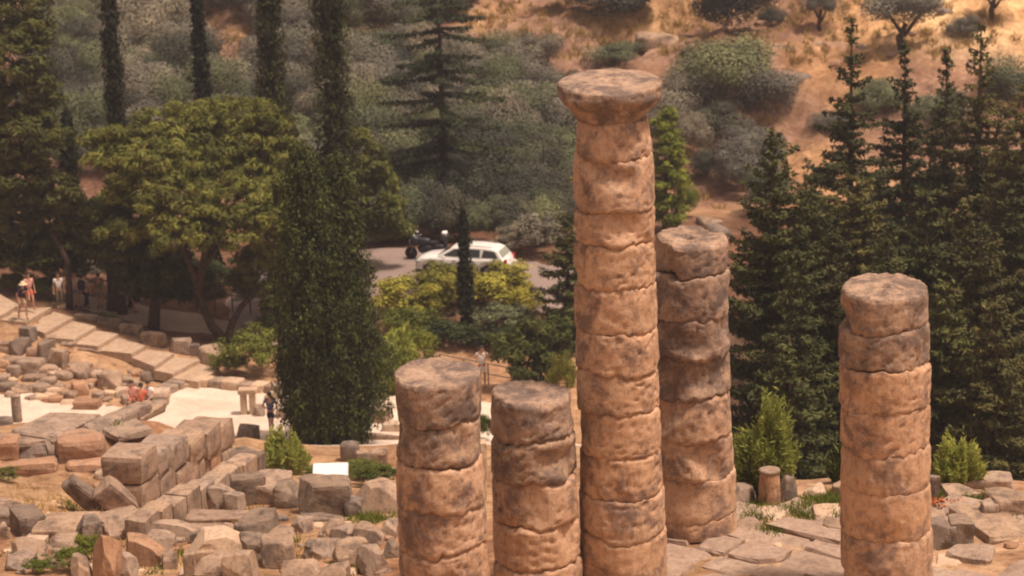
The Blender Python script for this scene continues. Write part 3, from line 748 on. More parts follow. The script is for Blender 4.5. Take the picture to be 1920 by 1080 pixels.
pine((-60, 560), [(20, 20, 75, 60, 0), (70, 60, 30, 26, -1), (10, 110, 80, 60, -1), (40, 190, 75, 60, 0), (80, 170, 34, 30, -1), (10, 270, 80, 70, 0), (70, 260, 60, 50, -1), (40, 340, 75, 50, 0), (90, 350, 50, 36, -.5), (0, 380, 60, 50, 0),
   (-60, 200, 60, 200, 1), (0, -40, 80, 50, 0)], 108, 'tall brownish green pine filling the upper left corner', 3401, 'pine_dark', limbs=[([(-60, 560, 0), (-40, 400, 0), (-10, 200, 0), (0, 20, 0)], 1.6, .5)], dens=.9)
pine((655, 522), [(690, 300, 30, 34, 0), (668, 255, 22, 22, 0), (700, 350, 40, 36, 0), (722, 395, 34, 30, 0), (650, 330, 50, 50, 1), (680, 415, 50, 34, 1), (748, 425, 20, 18, 0)], 116, 'pine spreading out behind the right side of the twin-topped cypress', 3501, 'pine',
   limbs=[([(655, 520, 0), (655, 430, 0), (670, 330, 0)], 1.0, .4)])
pine((1245, 440), [(1248, 235, 22, 36, 0), (1252, 290, 32, 40, 0), (1255, 345, 34, 44, 0), (1248, 395, 34, 34, 0)], 128, 'bright green young pine directly right of the tall column', 3601, 'bright',
   limbs=[([(1245, 445, 0), (1247, 380, 0), (1250, 250, 0)], .6, .2)], pf=.34, size=.15)
pine((1000, 735), [(1010, 630, 55, 34, 0), (970, 655, 48, 30, 0), (1040, 660, 45, 40, 0), (1000, 690, 50, 26, -.5), (1045, 610, 28, 22, .5)], 105, 'low spreading pine behind the broken second column', 3701, 'pine',
   limbs=[([(1000, 735, 0), (1002, 690, 0), (1008, 640, 0)], .6, .3)], size=.15)
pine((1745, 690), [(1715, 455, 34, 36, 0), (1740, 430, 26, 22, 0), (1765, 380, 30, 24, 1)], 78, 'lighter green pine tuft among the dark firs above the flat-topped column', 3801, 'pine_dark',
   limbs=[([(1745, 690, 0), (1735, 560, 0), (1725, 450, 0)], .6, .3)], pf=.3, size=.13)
# bushes: shared source shapes
def bush_src(seed, W=1.0, H=.8, K=34, n=70, size=.085, pr=.2, squash=.8, upd=0.0, aspect=.45, out=2.6, shell=.80, jit=0.0):
    rg = np.random.default_rng(seed); d = rg.normal(size=(K, 3)); d[:, 2] = np.abs(d[:, 2])*1.1-.25; d /= np.linalg.norm(d, axis=1, keepdims=True)
    q = (.35+.65*rg.random(K)**.6)[:, None]*(1+jit*rg.normal(size=(K, 1)))
    C = d*q*np.array([W/2*.8, W/2*.8, H*.42]); C[:, 2] += H*.46; C[:, 2] = np.maximum(C[:, 2], pr*.5)
    rr = pr*(.6+.75*rg.random(K)); Rd = np.stack([rr, rr, rr*squash], 1)
    V, t_ = leaves(C, n, Rd, size, seed+1, aspect=.75 if out > 2 else .5, up=.5, out=out, shell=shell, asp_up=upd, ctint=rg.random(K), tvar=.10 if out > 2 else .22)
    me = bpy.data.meshes.new('crown'); me.vertices.add(len(V)); me.vertices.foreach_set('co', V.astype(np.float32).ravel())
    m_ = len(V)//4; me.loops.add(len(V)); me.loops.foreach_set('vertex_index', np.arange(len(V), dtype=np.int32))
    me.polygons.add(m_); me.polygons.foreach_set('loop_start', np.arange(0, m_*4, 4, dtype=np.int32)); me.polygons.foreach_set('loop_total', np.full(m_, 4, np.int32)); me.update(calc_edges=True)
    at = me.attributes.new('tint', 'FLOAT', 'FACE'); at.data.foreach_set('value', t_.astype(np.float32))
    return me
SRC = [bush_src(4000+i*11, H=.85+.1*(i % 2), K=17+3*(i % 3), n=720, size=.0125, pr=.20+.03*(i % 2), squash=.9) for i in range(8)]
SRC += [bush_src(4200+i*11, H=.9, K=44, n=150, size=.022, pr=.13, squash=.8, out=1.25, shell=.45, jit=.16) for i in range(5)]
BM = {}
def bush(px, pyb, wpx, hpx, mat='olive', look='grey-green bush', name='bush', cat='bush', group=None, label=None, trunkh=0, src=None, dz=0, Zf=None):
    if Zf: 
        p = unproj(px, pyb, Zf); g = np.array([p[0], p[1], T(p[0], p[1])]); Z = proj(g)[2]; hpx = hpx+ (proj(g)[1]-pyb); pyb = proj(g)[1]
    else: g, Z = ground(px, pyb)
    W = wpx*Z/F; H = hpx*Z/F/.97
    i = (int(rng.integers(8)) if not label else 8+int(rng.integers(5))) if src is None else src
    key = (i, mat)
    if key not in BM:
        me = SRC[i].copy(); me.materials.append(M[mat]); BM[key] = me
    if trunkh:
        t_ = thing(name, g+np.array([0, W*.2, 0]), label or look, cat, group, auto=None if label else (px, pyb))
        c = link(bpy.data.objects.new('crown', BM[key])); c.parent = t_; c.scale = (W*1.08, W, H*(1-trunkh*.6)*1.12); c.location = (0, 0, H*trunkh*.6); c.rotation_euler = (0, 0, rng.random()*6.28)
        r0 = .035*W+.05
        trunk('trunk', [(0, 0, -.2), (-.05*W, 0, H*trunkh*.5), (.02*W, 0, H*trunkh*1.2)], [r0*1.3, r0, r0*.7], t_, limbs=[([(0, 0, H*trunkh*.6), (.22*W, 0, H*.6)], [r0*.6, r0*.3]), ([(0, 0, H*trunkh*.6), (-.22*W, .1, H*.62)], [r0*.6, r0*.3])])
        return t_
    c = link(bpy.data.objects.new(name, BM[key])); c.location = (g[0], g[1]+W*.3, g[2]-H*.05+dz); c.scale = (W*1.12, W*1.0, H*1.12); c.rotation_euler = (0, 0, rng.random()*6.28)
    tag(c, label or look, cat, group, auto=None if label else (px, pyb)); return c
HG = 'shrubs and olive trees on the hillside'
# clearings of bare slope on the left half
CL = [(425, 55, 48, 50), (935, 45, 100, 50), (1060, 60, 60, 45), (690, 50, 26, 14)]
rb = random.Random(5)
for row, yb in enumerate(range(24, 470, 23)):
    x = 40+(row % 2)*34+rb.uniform(-12, 12)
    while x < 1085:
        y = yb+rb.uniform(-9, 9); wd = rb.uniform(82, 135)*(1-.04*(yb < 150)); ht = wd*rb.uniform(.74, 1.0)
        xx = x+rb.uniform(-8, 8)
        free = all(((xx-a)/(c+wd*.30))**2+((y-ht*.5-b)/(d+ht*.25))**2 > 1 for a, b, c, d in CL)
        seen = not (582 < xx < 618) and not (xx < 70 and y < 400)
        if xx > 560 and xx < 700 and y > 420: seen = False
        if xx < 560 and y > 330: seen = False
        if free and seen:
            k = rb.random()
            mt, lk = (('olive', 'silvery grey-green olive bush') if k < .50 else ('maquis', 'dull green rounded shrub') if k < .82 else ('darkbush', 'dark green shrub'))
            if 360 < xx < 470 and 70 < y < 200: mt, lk = 'maquis', 'dull green rounded shrub'
            if y > 330 and xx > 690: mt, lk = ('darkbush', 'dark green shrub') if k < .6 else ('maquis', 'dull green rounded shrub')
            bush(xx, y, wd, ht, mt, lk, group=HG)
        x += rb.uniform(44, 66)
for px, pyb, wp, hp, mt, lk, th in (
    (1385, 78, 150, 130, 'darkbush', 'large dense dark tree', .0), (1448, 52, 56, 36, 'darkbush', 'small dark round bush', 0), (1540, 66, 66, 82, 'olive', 'small round olive tree with a thin bent trunk', .45),
    (1700, 98, 170, 125, 'olive', 'large olive tree with a thick dark trunk', .32), (1868, 45, 110, 95, 'olive', 'olive tree with a bare trunk', .45), (1812, 78, 66, 52, 'olive', 'small grey olive bush', 0),
    (1150, 45, 190, 90, 'darkbush', 'wide dark shrub thicket', 0), (945, 132, 130, 70, 'maquis', 'broad dull green shrub', 0), (1010, 140, 110, 84, 'olive', 'broad grey shrub', 0), (1160, 128, 120, 50, 'maquis', 'broad low shrub', 0),
    (1365, 200, 170, 100, 'maquis', 'broad green shrub', 0), (1440, 232, 110, 88, 'olive', 'round grey shrub', 0), (1300, 215, 110, 70, 'olive', 'round grey shrub', 0), (1265, 262, 100, 80, 'olive', 'round grey shrub', 0), (1350, 270, 110, 70, 'darkbush', 'dark rounded shrub', 0),
    (1400, 300, 90, 62, 'olive', 'silvery round olive bush', 0), (1392, 375, 100, 100, 'olive', 'silvery round olive bush', 0), (1430, 330, 90, 70, 'olive', 'silvery round olive bush', 0), (1300, 300, 60, 70, 'olive', 'grey shrub', 0), (1330, 345, 60, 50, 'darkbush', 'dark rounded shrub', 0),
    (1450, 410, 90, 80, 'maquis', 'green shrub', 0), (1895, 215, 110, 90, 'maquis', 'broad green shrub', 0), (1650, 220, 90, 60, 'maquis', 'broad green shrub', 0), (1780, 250, 120, 70, 'maquis', 'broad green shrub', 0), (1560, 260, 60, 40, 'olive', 'grey shrub', 0),
    (1290, 410, 40, 50, 'bright', 'small bright green bush', 0)):
    if not th and px > 1230 and pyb > 150: wp *= 1.22; hp *= 1.2
    bush(px, pyb, wp, hp, mt, lk+' on the far slope' if th else lk, group=HG, trunkh=th, cat='olive tree' if th else 'bush', name='olive_tree' if th else 'bush')
# shrubs between road and plaza
for px, pyb, wp, hp, mt, lb in (
    (770, 600, 150, 84, 'yellow', 'yellow-green bush at the left end of the row below the car'), (835, 578, 140, 84, 'yellow', 'yellowish bush right in front of the white car, left of the thin cypress'), (928, 588, 170, 92, 'yellow', 'yellow-green bush right of the thin cypress below the car'),
    (985, 600, 90, 60, 'yellow', 'small yellow-tipped bush at the right end of the row below the car'), (945, 632, 120, 66, 'maquis', 'greyish olive bush below the yellow bushes'), (775, 640, 120, 70, 'green', 'dull green bush below the left yellow bush'),
    (850, 660, 150, 60, 'deep_green', 'dark green low thicket above the photographer in white'), (940, 668, 110, 56, 'deep_green', 'dark thicket right of the photographer in white'), (765, 725, 120, 118, 'bright', 'bright green feathery bush right of the twin-topped cypress'),
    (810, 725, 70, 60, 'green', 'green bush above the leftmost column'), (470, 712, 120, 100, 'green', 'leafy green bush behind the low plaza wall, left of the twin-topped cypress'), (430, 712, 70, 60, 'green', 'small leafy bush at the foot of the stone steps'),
    (510, 640, 60, 60, 'deep_green', 'dark bush beneath the bright pine, left of the twin-topped cypress'), (1055, 760, 60, 110, 'yellow', 'yellow bush between the second column and the tall column'), (1015, 445+45, 110, 90, 'olive', 'round olive tree right of the car across the road'),
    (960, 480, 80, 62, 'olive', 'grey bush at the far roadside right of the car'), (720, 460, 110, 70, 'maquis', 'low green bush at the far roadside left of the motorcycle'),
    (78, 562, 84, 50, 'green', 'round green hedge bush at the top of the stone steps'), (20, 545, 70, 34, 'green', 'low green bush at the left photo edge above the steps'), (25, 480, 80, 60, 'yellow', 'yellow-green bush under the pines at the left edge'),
    (250, 505, 120, 60, 'deep_green', 'dark bush far behind the path walkers'), (90, 500, 120, 70, 'deep_green', 'very dark bush behind the hedge bush'), (400, 560, 120, 70, 'deep_green', 'dark grey bush behind the forked pine trunk'), (340, 545, 110, 60, 'deep_green', 'dark bush behind the path right of the stout pine trunk'),
    (500, 560, 110, 70, 'olive', 'grey bush behind the path under the bright pine'), (180, 530, 70, 50, 'olive', 'pale flowering bush behind the walkers on the path'), (-20, 500, 120, 120, 'darkbush', 'dark bush cut by the left photo edge'), (170, 470, 140, 80, 'darkbush', 'dark bush in the deep shade of the pines')):
    bush(px, pyb, wp, hp, mt, lb, label=lb)
# broom-like shrubs with upright twigs
def broom(px, pyb, wpx, hpx, mat, label, n=1300, Zf=None, spread=.9, size=.09, name='shrub'):
    g, Z = ground(px, pyb); W = wpx*Z/F; H = hpx*Z/F
    rg = np.random.default_rng(int(px*7+pyb)); az = rg.random(n)*6.283; rr = np.sqrt(rg.random(n)); t_ = rg.random(n)**.6
    lo = .78+.30*fnoise(np.stack([np.cos(az), np.sin(az), rr], 1), int(px), .7, 3); W = W*1.0; Hh = H*(1-.42*rr**3)*(.62+.4*rg.random(n))*lo*1.15; rr = rr*(.8+.35*fnoise(np.stack([np.cos(az), np.sin(az)], 1), int(px)+3, .8, 2))
    P = np.stack([np.cos(az)*rr*W/2*(.55+.5*t_), np.sin(az)*rr*W/2*(.55+.5*t_), Hh*t_], 1)
    lean = np.stack([np.cos(az)*rr*spread, np.sin(az)*rr*spread, np.ones(n)], 1)+rg.normal(size=(n, 3))*.6
    lean /= np.linalg.norm(lean, axis=1, keepdims=True); b = np.cross(lean, rg.normal(size=(n, 3))); b /= np.linalg.norm(b, axis=1, keepdims=True)
    s = size*(.7+.8*rg.random(n))[:, None]
    V = np.stack([P-lean*s, P+b*s*.34, P+lean*s*1.2, P-b*s*.34], 1).reshape(-1, 3)
    t2 = thing(name, g, label, 'bush'); leafobj('foliage', [(V, rg.random(n))], M['feathery' if mat == 'bright' else mat], t2)
    b_ = MB()
    for k in range(9):
        a = k*.7; b_.tube([(0, 0, -.05), (math.cos(a)*W*.15, math.sin(a)*W*.15, H*.35), (math.cos(a)*W*.32, math.sin(a)*W*.32, H*.75)], [.025, .015, .006], 5)
    b_.obj('stem', M['bark'], t2); return t2
broom(1432, 925, 130, 180, 'bright', 'bright green feathery shrub between the eroded column and the flat-topped column', 15000, size=.065, spread=1.2)
broom(1795, 912, 110, 95, 'bright', 'yellow-green leafy shrub right behind the flat-topped column', 6500, size=.055, spread=1.3)
broom(538, 892, 100, 84, 'bright', 'broom-like green shrub between the long ashlar wall and the twin-topped cypress', 5200, size=.11)
broom(1575, 905, 60, 80, 'green', 'small green shrub hidden at the left foot of the flat-topped column', 1500, size=.08)
broom(745, 735, 110, 115, 'bright', 'light green upright shrub behind the leftmost column top', 6000, size=.12)
for px, pyb, wp, hp, lb in ((676, 900, 80, 34, 'low leafy vine behind the white information panel'), (700, 915, 90, 44, 'low leafy vine right of the white information panel'), (590, 900, 60, 26, 'low leafy vine left of the white information panel'),
    (910, 830, 40, 60, 'leafy bush seen in the gap between the two left columns'), (14, 905, 44, 30, 'small dark green plant under the left ruin blocks'), (130, 1075, 70, 50, 'leafy weed in the rubble at the bottom left'), (160, 1055, 50, 60, 'tall weed in front of the pointed boulder'),
    (185, 1050, 26, 46, 'thin green weed left of the red earth pillar'), (70, 1078, 60, 30, 'low weed at the bottom left corner')):
    bush(px, pyb, wp, hp, 'bright' if 'weed' in lb else 'green', lb, label=lb, name='plant', cat='plant')
# grass and dry tufts
def grass(name, pts, n, mat, size, label, z=None):
    rg = np.random.default_rng(len(label)*31+n); P = []
    for px, py, rx, ry, k in pts:
        for _ in range(k):
            a = rg.random()*6.283; q = math.sqrt(rg.random()); g, _z = ground(px+math.cos(a)*q*rx, py+math.sin(a)*q*ry); P.append(g)
    P = np.array(P); P = P[rg.integers(len(P), size=n)]+rg.normal(size=(n, 3))*np.array([.16, .16, 0]); P[:, 2] = terr(P[:, 0], P[:, 1])
    d = rg.normal(size=(n, 3))*.5; d[:, 2] = 1; d /= np.linalg.norm(d, axis=1, keepdims=True)
    b = np.cross(d, rg.normal(size=(n, 3))); b /= np.linalg.norm(b, axis=1, keepdims=True); s = size*(.5+rg.random(n))[:, None]
    V = np.stack([P-b*s*.09, P+b*s*.09, P+d*s+b*s*.02, P+d*s-b*s*.02], 1).reshape(-1, 3)
    o = leafobj(name, [(V, rg.random(n))], M[mat], None); o['label'] = label; o['category'] = 'grass'; o['kind'] = 'stuff'
grass('dry_grass', [(130, 950, 90, 34, 50), (200, 985, 60, 20, 30), (60, 940, 60, 30, 20), (560, 1040, 60, 40, 30), (680, 960, 50, 20, 16), (330, 1000, 120, 60, 40), (250, 1000, 30, 30, 12), (450, 1000, 80, 60, 24)], 3800, 'straw', .12, 'dry yellow grass on the bare earth among the left rubble')
grass('green_grass', [(700, 965, 46, 18, 40), (140, 1020, 90, 30, 26), (45, 1035, 40, 14, 14), (150, 950, 60, 10, 10), (520, 1018, 30, 6, 8), (640, 1070, 80, 10, 10), (320, 1060, 90, 20, 16)], 3600, 'bright', .13, 'short green grass tufts growing between the foreground stones')
grass('meadow_grass', [(1560, 945, 60, 14, 40), (1410, 955, 30, 22, 24), (1600, 930, 40, 10, 14), (1800, 935, 60, 10, 24), (1900, 975, 30, 12, 8), (1440, 1000, 12, 8, 6), (1530, 960, 60, 18, 20)], 7000, 'bright', .14, 'yellow-green grass along the back edge of the temple terrace')
grass('wall_grass', [(200, 598, 22, 5, 20), (215, 792, 14, 14, 20), (190, 600, 30, 4, 10)], 1400, 'bright', .14, 'green grass strip on the kerb beside the stone steps')
# ------------------------------------------------------------------ stone steps
def steps():
    far = [(-10, 545), (35, 572), (96, 576), (137, 594), (180, 612), (222, 626), (273, 648), (327, 662), (374, 674), (412, 690)]
    near = [(-60, 575), (0, 592), (49, 604), (84, 625), (139, 637), (182, 649), (247, 663), (289, 687), (323, 701), (372, 716)]
    n = len(far)-1
    root = thing('stone_steps', on_z(180, 640, -11), 'flight of wide pale stone steps climbing to the left, behind the rubble yard', 'stairs')
    o0 = np.array(root.location)
    for i in range(n):
        z = -11.62+.19*(8-i)
        # slab between riser i and i+1 at level z; its front (lower) edge is riser i+1
        a = on_z(*far[i], z) if i == 0 else np.array([d[0]-.03, d[1]+.03, z]); b = on_z(*near[i], z) if i == 0 else np.array([c[0]-.03, c[1]+.03, z]); c = on_z(*near[i+1], z); d = on_z(*far[i+1], z)
        nx, ny = 12, 8; V = []; Fs = []
        for j in range(ny+1):
            for k in range(nx+1):
                u, v = k/nx, j/ny
                p = (a*(1-u)+d*u)*(1-v)+(b*(1-u)+c*u)*v
                V.append(p)
        V = np.array(V); V[:, 2] += .008*fnoise(V, 51, .4, 2)
        V[:, :2] += .02*np.stack([fnoise(V, 52, .5, 2), fnoise(V, 53, .5, 2)], 1)
        nn = len(V); B = V.copy(); B[:, 2] = z-.42
        # push back side under the upper step a little
        V = np.concatenate([V, B])-o0
        W = nx+1
        for j in range(ny):
            for k in range(nx):
                q = j*W+k; Fs.append([q, q+W, q+W+1, q+1]); Fs.append([nn+q, nn+q+1, nn+q+W+1, nn+q+W])
        for k in range(nx):
            Fs.append([k, k+1, nn+k+1, nn+k]); q = ny*W+k; Fs.append([q+1, q, nn+q, nn+q+1])
        for j in range(ny):
            q = j*W; Fs.append([q+W, q, nn+q, nn+q+W]); q = j*W+nx; Fs.append([q, q+W, nn+q+W, nn+q])
        V[:, 2] -= 0.0
        mesh('step', V, Fs, M['step_stone'], root)
steps()
# walls of squared blocks: a wall is one thing, its blocks are parts
def wall(name, pts, zb, zt, thick, nb, mats, label, cat='wall', seed=1, courses=1, rnd=.10, amp=.05, cap=None, gap=.02, part='block', hj=.0):
    """pts: world XY polyline; zb/zt lists of bottom/top heights at each point"""
    P = np.array(pts, float); seg = np.hypot(*(np.diff(P, axis=0).T)); cum = np.concatenate([[0], np.cumsum(seg)])
    root = thing(name, (P[0, 0], P[0, 1], zb[0]), label, cat); o0 = np.array([P[0, 0], P[0, 1], zb[0]])
    rg = np.random.default_rng(seed)
    for cidx in range(courses):
        w_ = .7+.6*rg.random(nb); e = np.concatenate([[0], np.cumsum(w_)]); e = e/e[-1]*cum[-1]
        for i in range(nb):
            s0, s1 = e[i]+gap/2, e[i+1]-gap/2; sm = (s0+s1)/2
            x = np.interp(sm, cum, P[:, 0]); y = np.interp(sm, cum, P[:, 1]); b = np.interp(sm, cum, zb); t_ = np.interp(sm, cum, zt)
            k = min(int(np.searchsorted(cum, sm)-1), len(seg)-1); d = P[k+1]-P[k]; yaw = math.atan2(d[1], d[0])
            hh = (t_-b)/courses; z0 = b+hh*cidx; h = hh*.985
            if cidx == courses-1: h += hj*rg.normal()
            V, Fs = stone_verts(6, seed*50+i*3+cidx*101, rnd, amp, 0)
            th = thick*(1+.05*rg.normal()) if cidx < courses-1 or cap is None else thick*1.12
            V = V*np.array([s1-s0, th, h])
            mt = mats[int(rg.integers(len(mats)))] if not (cap and cidx == courses-1) else cap
            o = mesh(part, V, Fs, M[mt], root)
            off = .025*rg.normal()*thick
            o.location = (x-o0[0]-math.sin(yaw)*off, y-o0[1]+math.cos(yaw)*off, z0+h/2-o0[2]); o.rotation_euler = (0, 0, yaw+.012*rg.normal())
    return root
def W(px, py, z): return on_z(px, py, z)[:2]
# low wall round the plaza
wall('plaza_wall', [W(296, 770, -12), W(306, 742, -12), W(334, 727, -12), W(372, 722, -12), W(470, 733, -12), W(560, 742, -12)], [-12.1]*6, [-11.62]*6, .75, 13,
     ['stone_pale', 'stone'], 'low curved wall of pale squared blocks edging the far side of the plaza', seed=3, hj=.05)
# long ashlar wall of the foreground, one row of tall slabs
zt_ = [-3.45, -4.2]
A = np.array(W(250, 968, -1.6)); B = np.array(W(478, 842, -2.35))
wall('ashlar_wall', [A, B], [-3.4, -4.4], [-1.6, -2.35], .62, 9, ['stone', 'stone_dark', 'stone'], 'long straight wall of grey squared slabs running up to the square corner block', seed=9, rnd=.05, amp=.025, hj=.03)
C2 = np.array(W(440, 866, -4.1)); 
# ruined orange wall with grey capstones
A = np.array(W(232, 940, -5.6)); B = np.array(W(408, 840, -6.7))
za = z_at(A[0], A[1], 852); zb_ = z_at(B[0], B[1], 786)
wall('ruined_wall', [A, B], [-7.4, -9.3], [za, zb_], 1.15, 6, ['stone_red', 'stone_red', 'stone'], 'ruined reddish wall of stacked blocks under heavy grey capstones', seed=21, courses=4, rnd=.06, amp=.035, cap='stone', hj=.05)
for x, y, w_, h_, d_, yw, mt, lb in (
    (232, 822, 80, 8, 1.5, 32, 'stone', 'wide split slab on the terrace behind the ruined wall'),):
    block(x, y, w_, h_, d_, yw, mt, .08, .05, label=lb, z=-5.1 if x < 300 else -5.3)
for x, y, w_, h_, d_, yw, mt, lb, rn in (
    (8, 864, 52, 34, 1.1, 4, 'stone_red', 'reddish block at the left photo edge on the terrace front', .08), (50, 872, 52, 36, 1.5, 18, 'stone_dark', 'dark grey squared block with a sharp corner on the terrace front', .05),
    (92, 860, 40, 34, 1.6, 22, 'stone_dark', 'grey block tucked behind the dark squared block', .06), (147, 866, 86, 40, 1.5, 6, 'stone_red', 'big eroded block with a hollowed reddish face on the terrace front', .18),
    (162, 886, 80, 15, 1.0, 10, 'stone_red', 'thin broken slab under the big eroded block', .2), (190, 900, 26, 14, .6, 0, 'stone', 'small pale stone at the foot of the ruined wall', .3), (40, 892, 130, 22, .8, 4, 'stone_red', 'long low footing stone beneath the dark squared block', .12),
    (185, 925, 22, 16, .4, 20, 'stone_red', 'small reddish stone between the leaning slabs', .3)):
    block(x, y, w_, h_, d_, yw, mt, rn, .06, label=lb)
def slab_at(px, py, z, size, rot, mat, label, rnd=.08, amp=.04, n=6, cat='stone block', name='stone_block', Z=None):
    p = on_z(px, py, z) if Z is None else unproj(px, py, Z)
    V, Fs = stone_verts(n, sd_(), rnd, amp, 1); V = V*np.array(size)
    o = mesh(name, V, Fs, M[mat]); o.location = tuple(float(c) for c in p); o.rotation_euler = tuple(R_(a) for a in rot)
    tag(o, label, cat); return o
slab_at(106, 800, -4.95, (1.75, 2.6, .34), (0, 0, -28), 'stone', 'large flat grey slab on the left terrace beside the grass patch')
slab_at(222, 784, -4.95, (.55, 2.8, .34), (0, 0, -32), 'stone', 'narrow kerb slab between the grass patch and the ruined wall')
slab_at(30, 826, -5.0, (2.0, 1.3, .25), (0, 0, 8), 'stone', 'broad worn flat stone at the left edge of the terrace')
slab_at(268, 772, -5.4, (.8, 1.5, .35), (0, 0, -30), 'stone', 'worn slab right under the seated tourists')
slab_at(160, 932, -4.55, (.50, .8, 1.35), (10, -44, 10), 'stone_dark', 'left one of two leaning grey slabs propped in the earth pit')
slab_at(216, 934, -4.5, (.68, .8, 1.25), (8, -40, 8), 'stone', 'right one of two leaning slabs, with a lichen-spotted face, by the ruined wall')
block(222, 1012, 84, 34, 1.1, 30, 'stone', .10, .05, label='low end block of the ashlar wall at its near left end')
block(463, 838, 42, 36, .62, -25, 'stone_dark', .04, .02, z=-12, label='dark squared cube of stone standing alone on the plaza')
block(415, 832, 46, 20, .6, 20, 'stone', .25, .08, z=-11.4, label='rough low stone on the plaza left of the dark cube')
block(466, 898, 56, 50, .8, -4, 'stone_dark', .10, .05, label='square corner block at the upper end of the ashlar wall')
block(10, 806, 26, 20, .6, 15, 'stone_dark', .08, .04, z=-12, label='grey block at the left photo edge on the plaza')
# pedestal of two uprights with a cap
def pedestal():
    g = on_z(466, 780, -12); k = proj(g)[2]/F
    r = thing('stone_pedestal', (g[0], g[1], T(g[0], g[1])), 'pair of upright pale pillars joined by a cap, standing at the plaza edge', 'pedestal')
    for dx, w_ in ((-8.5, 12), (8, 12)):
        V, Fs = stone_verts(5, sd_(), .08, .04, 0); mesh('pillar', V*np.array([w_*k, .34, 44*k])+np.array([dx*k, .15, 22*k]), Fs, M['stone_pale'], r)
    V, Fs = stone_verts(5, sd_(), .1, .05, 0); mesh('cap', V*np.array([36*k, .5, 9*k])+np.array([0, .15, 48*k]), Fs, M['stone_pale'], r)
pedestal()
def post():
    g = on_z(33, 792, -12); k = proj(g)[2]/F
    r = thing('round_post', (g[0], g[1], T(g[0], g[1])), 'dark grey round stone post standing on the pale ground at the left edge', 'post')
    b = MB(); b.lathe([(9.6*k, 0), (9.4*k, 12*k), (9*k, 50*k), (8.6*k, 52*k), (.01, 52*k)], seg=24); b.obj('shaft', M['stone_dark'], r, True)
    b = MB(); b.lathe([(9.8*k, 52.2*k), (10*k, 53*k), (9.4*k, 55*k), (.01, 55.5*k)], seg=24); b.obj('cap', M['stone'], r, True)
post()
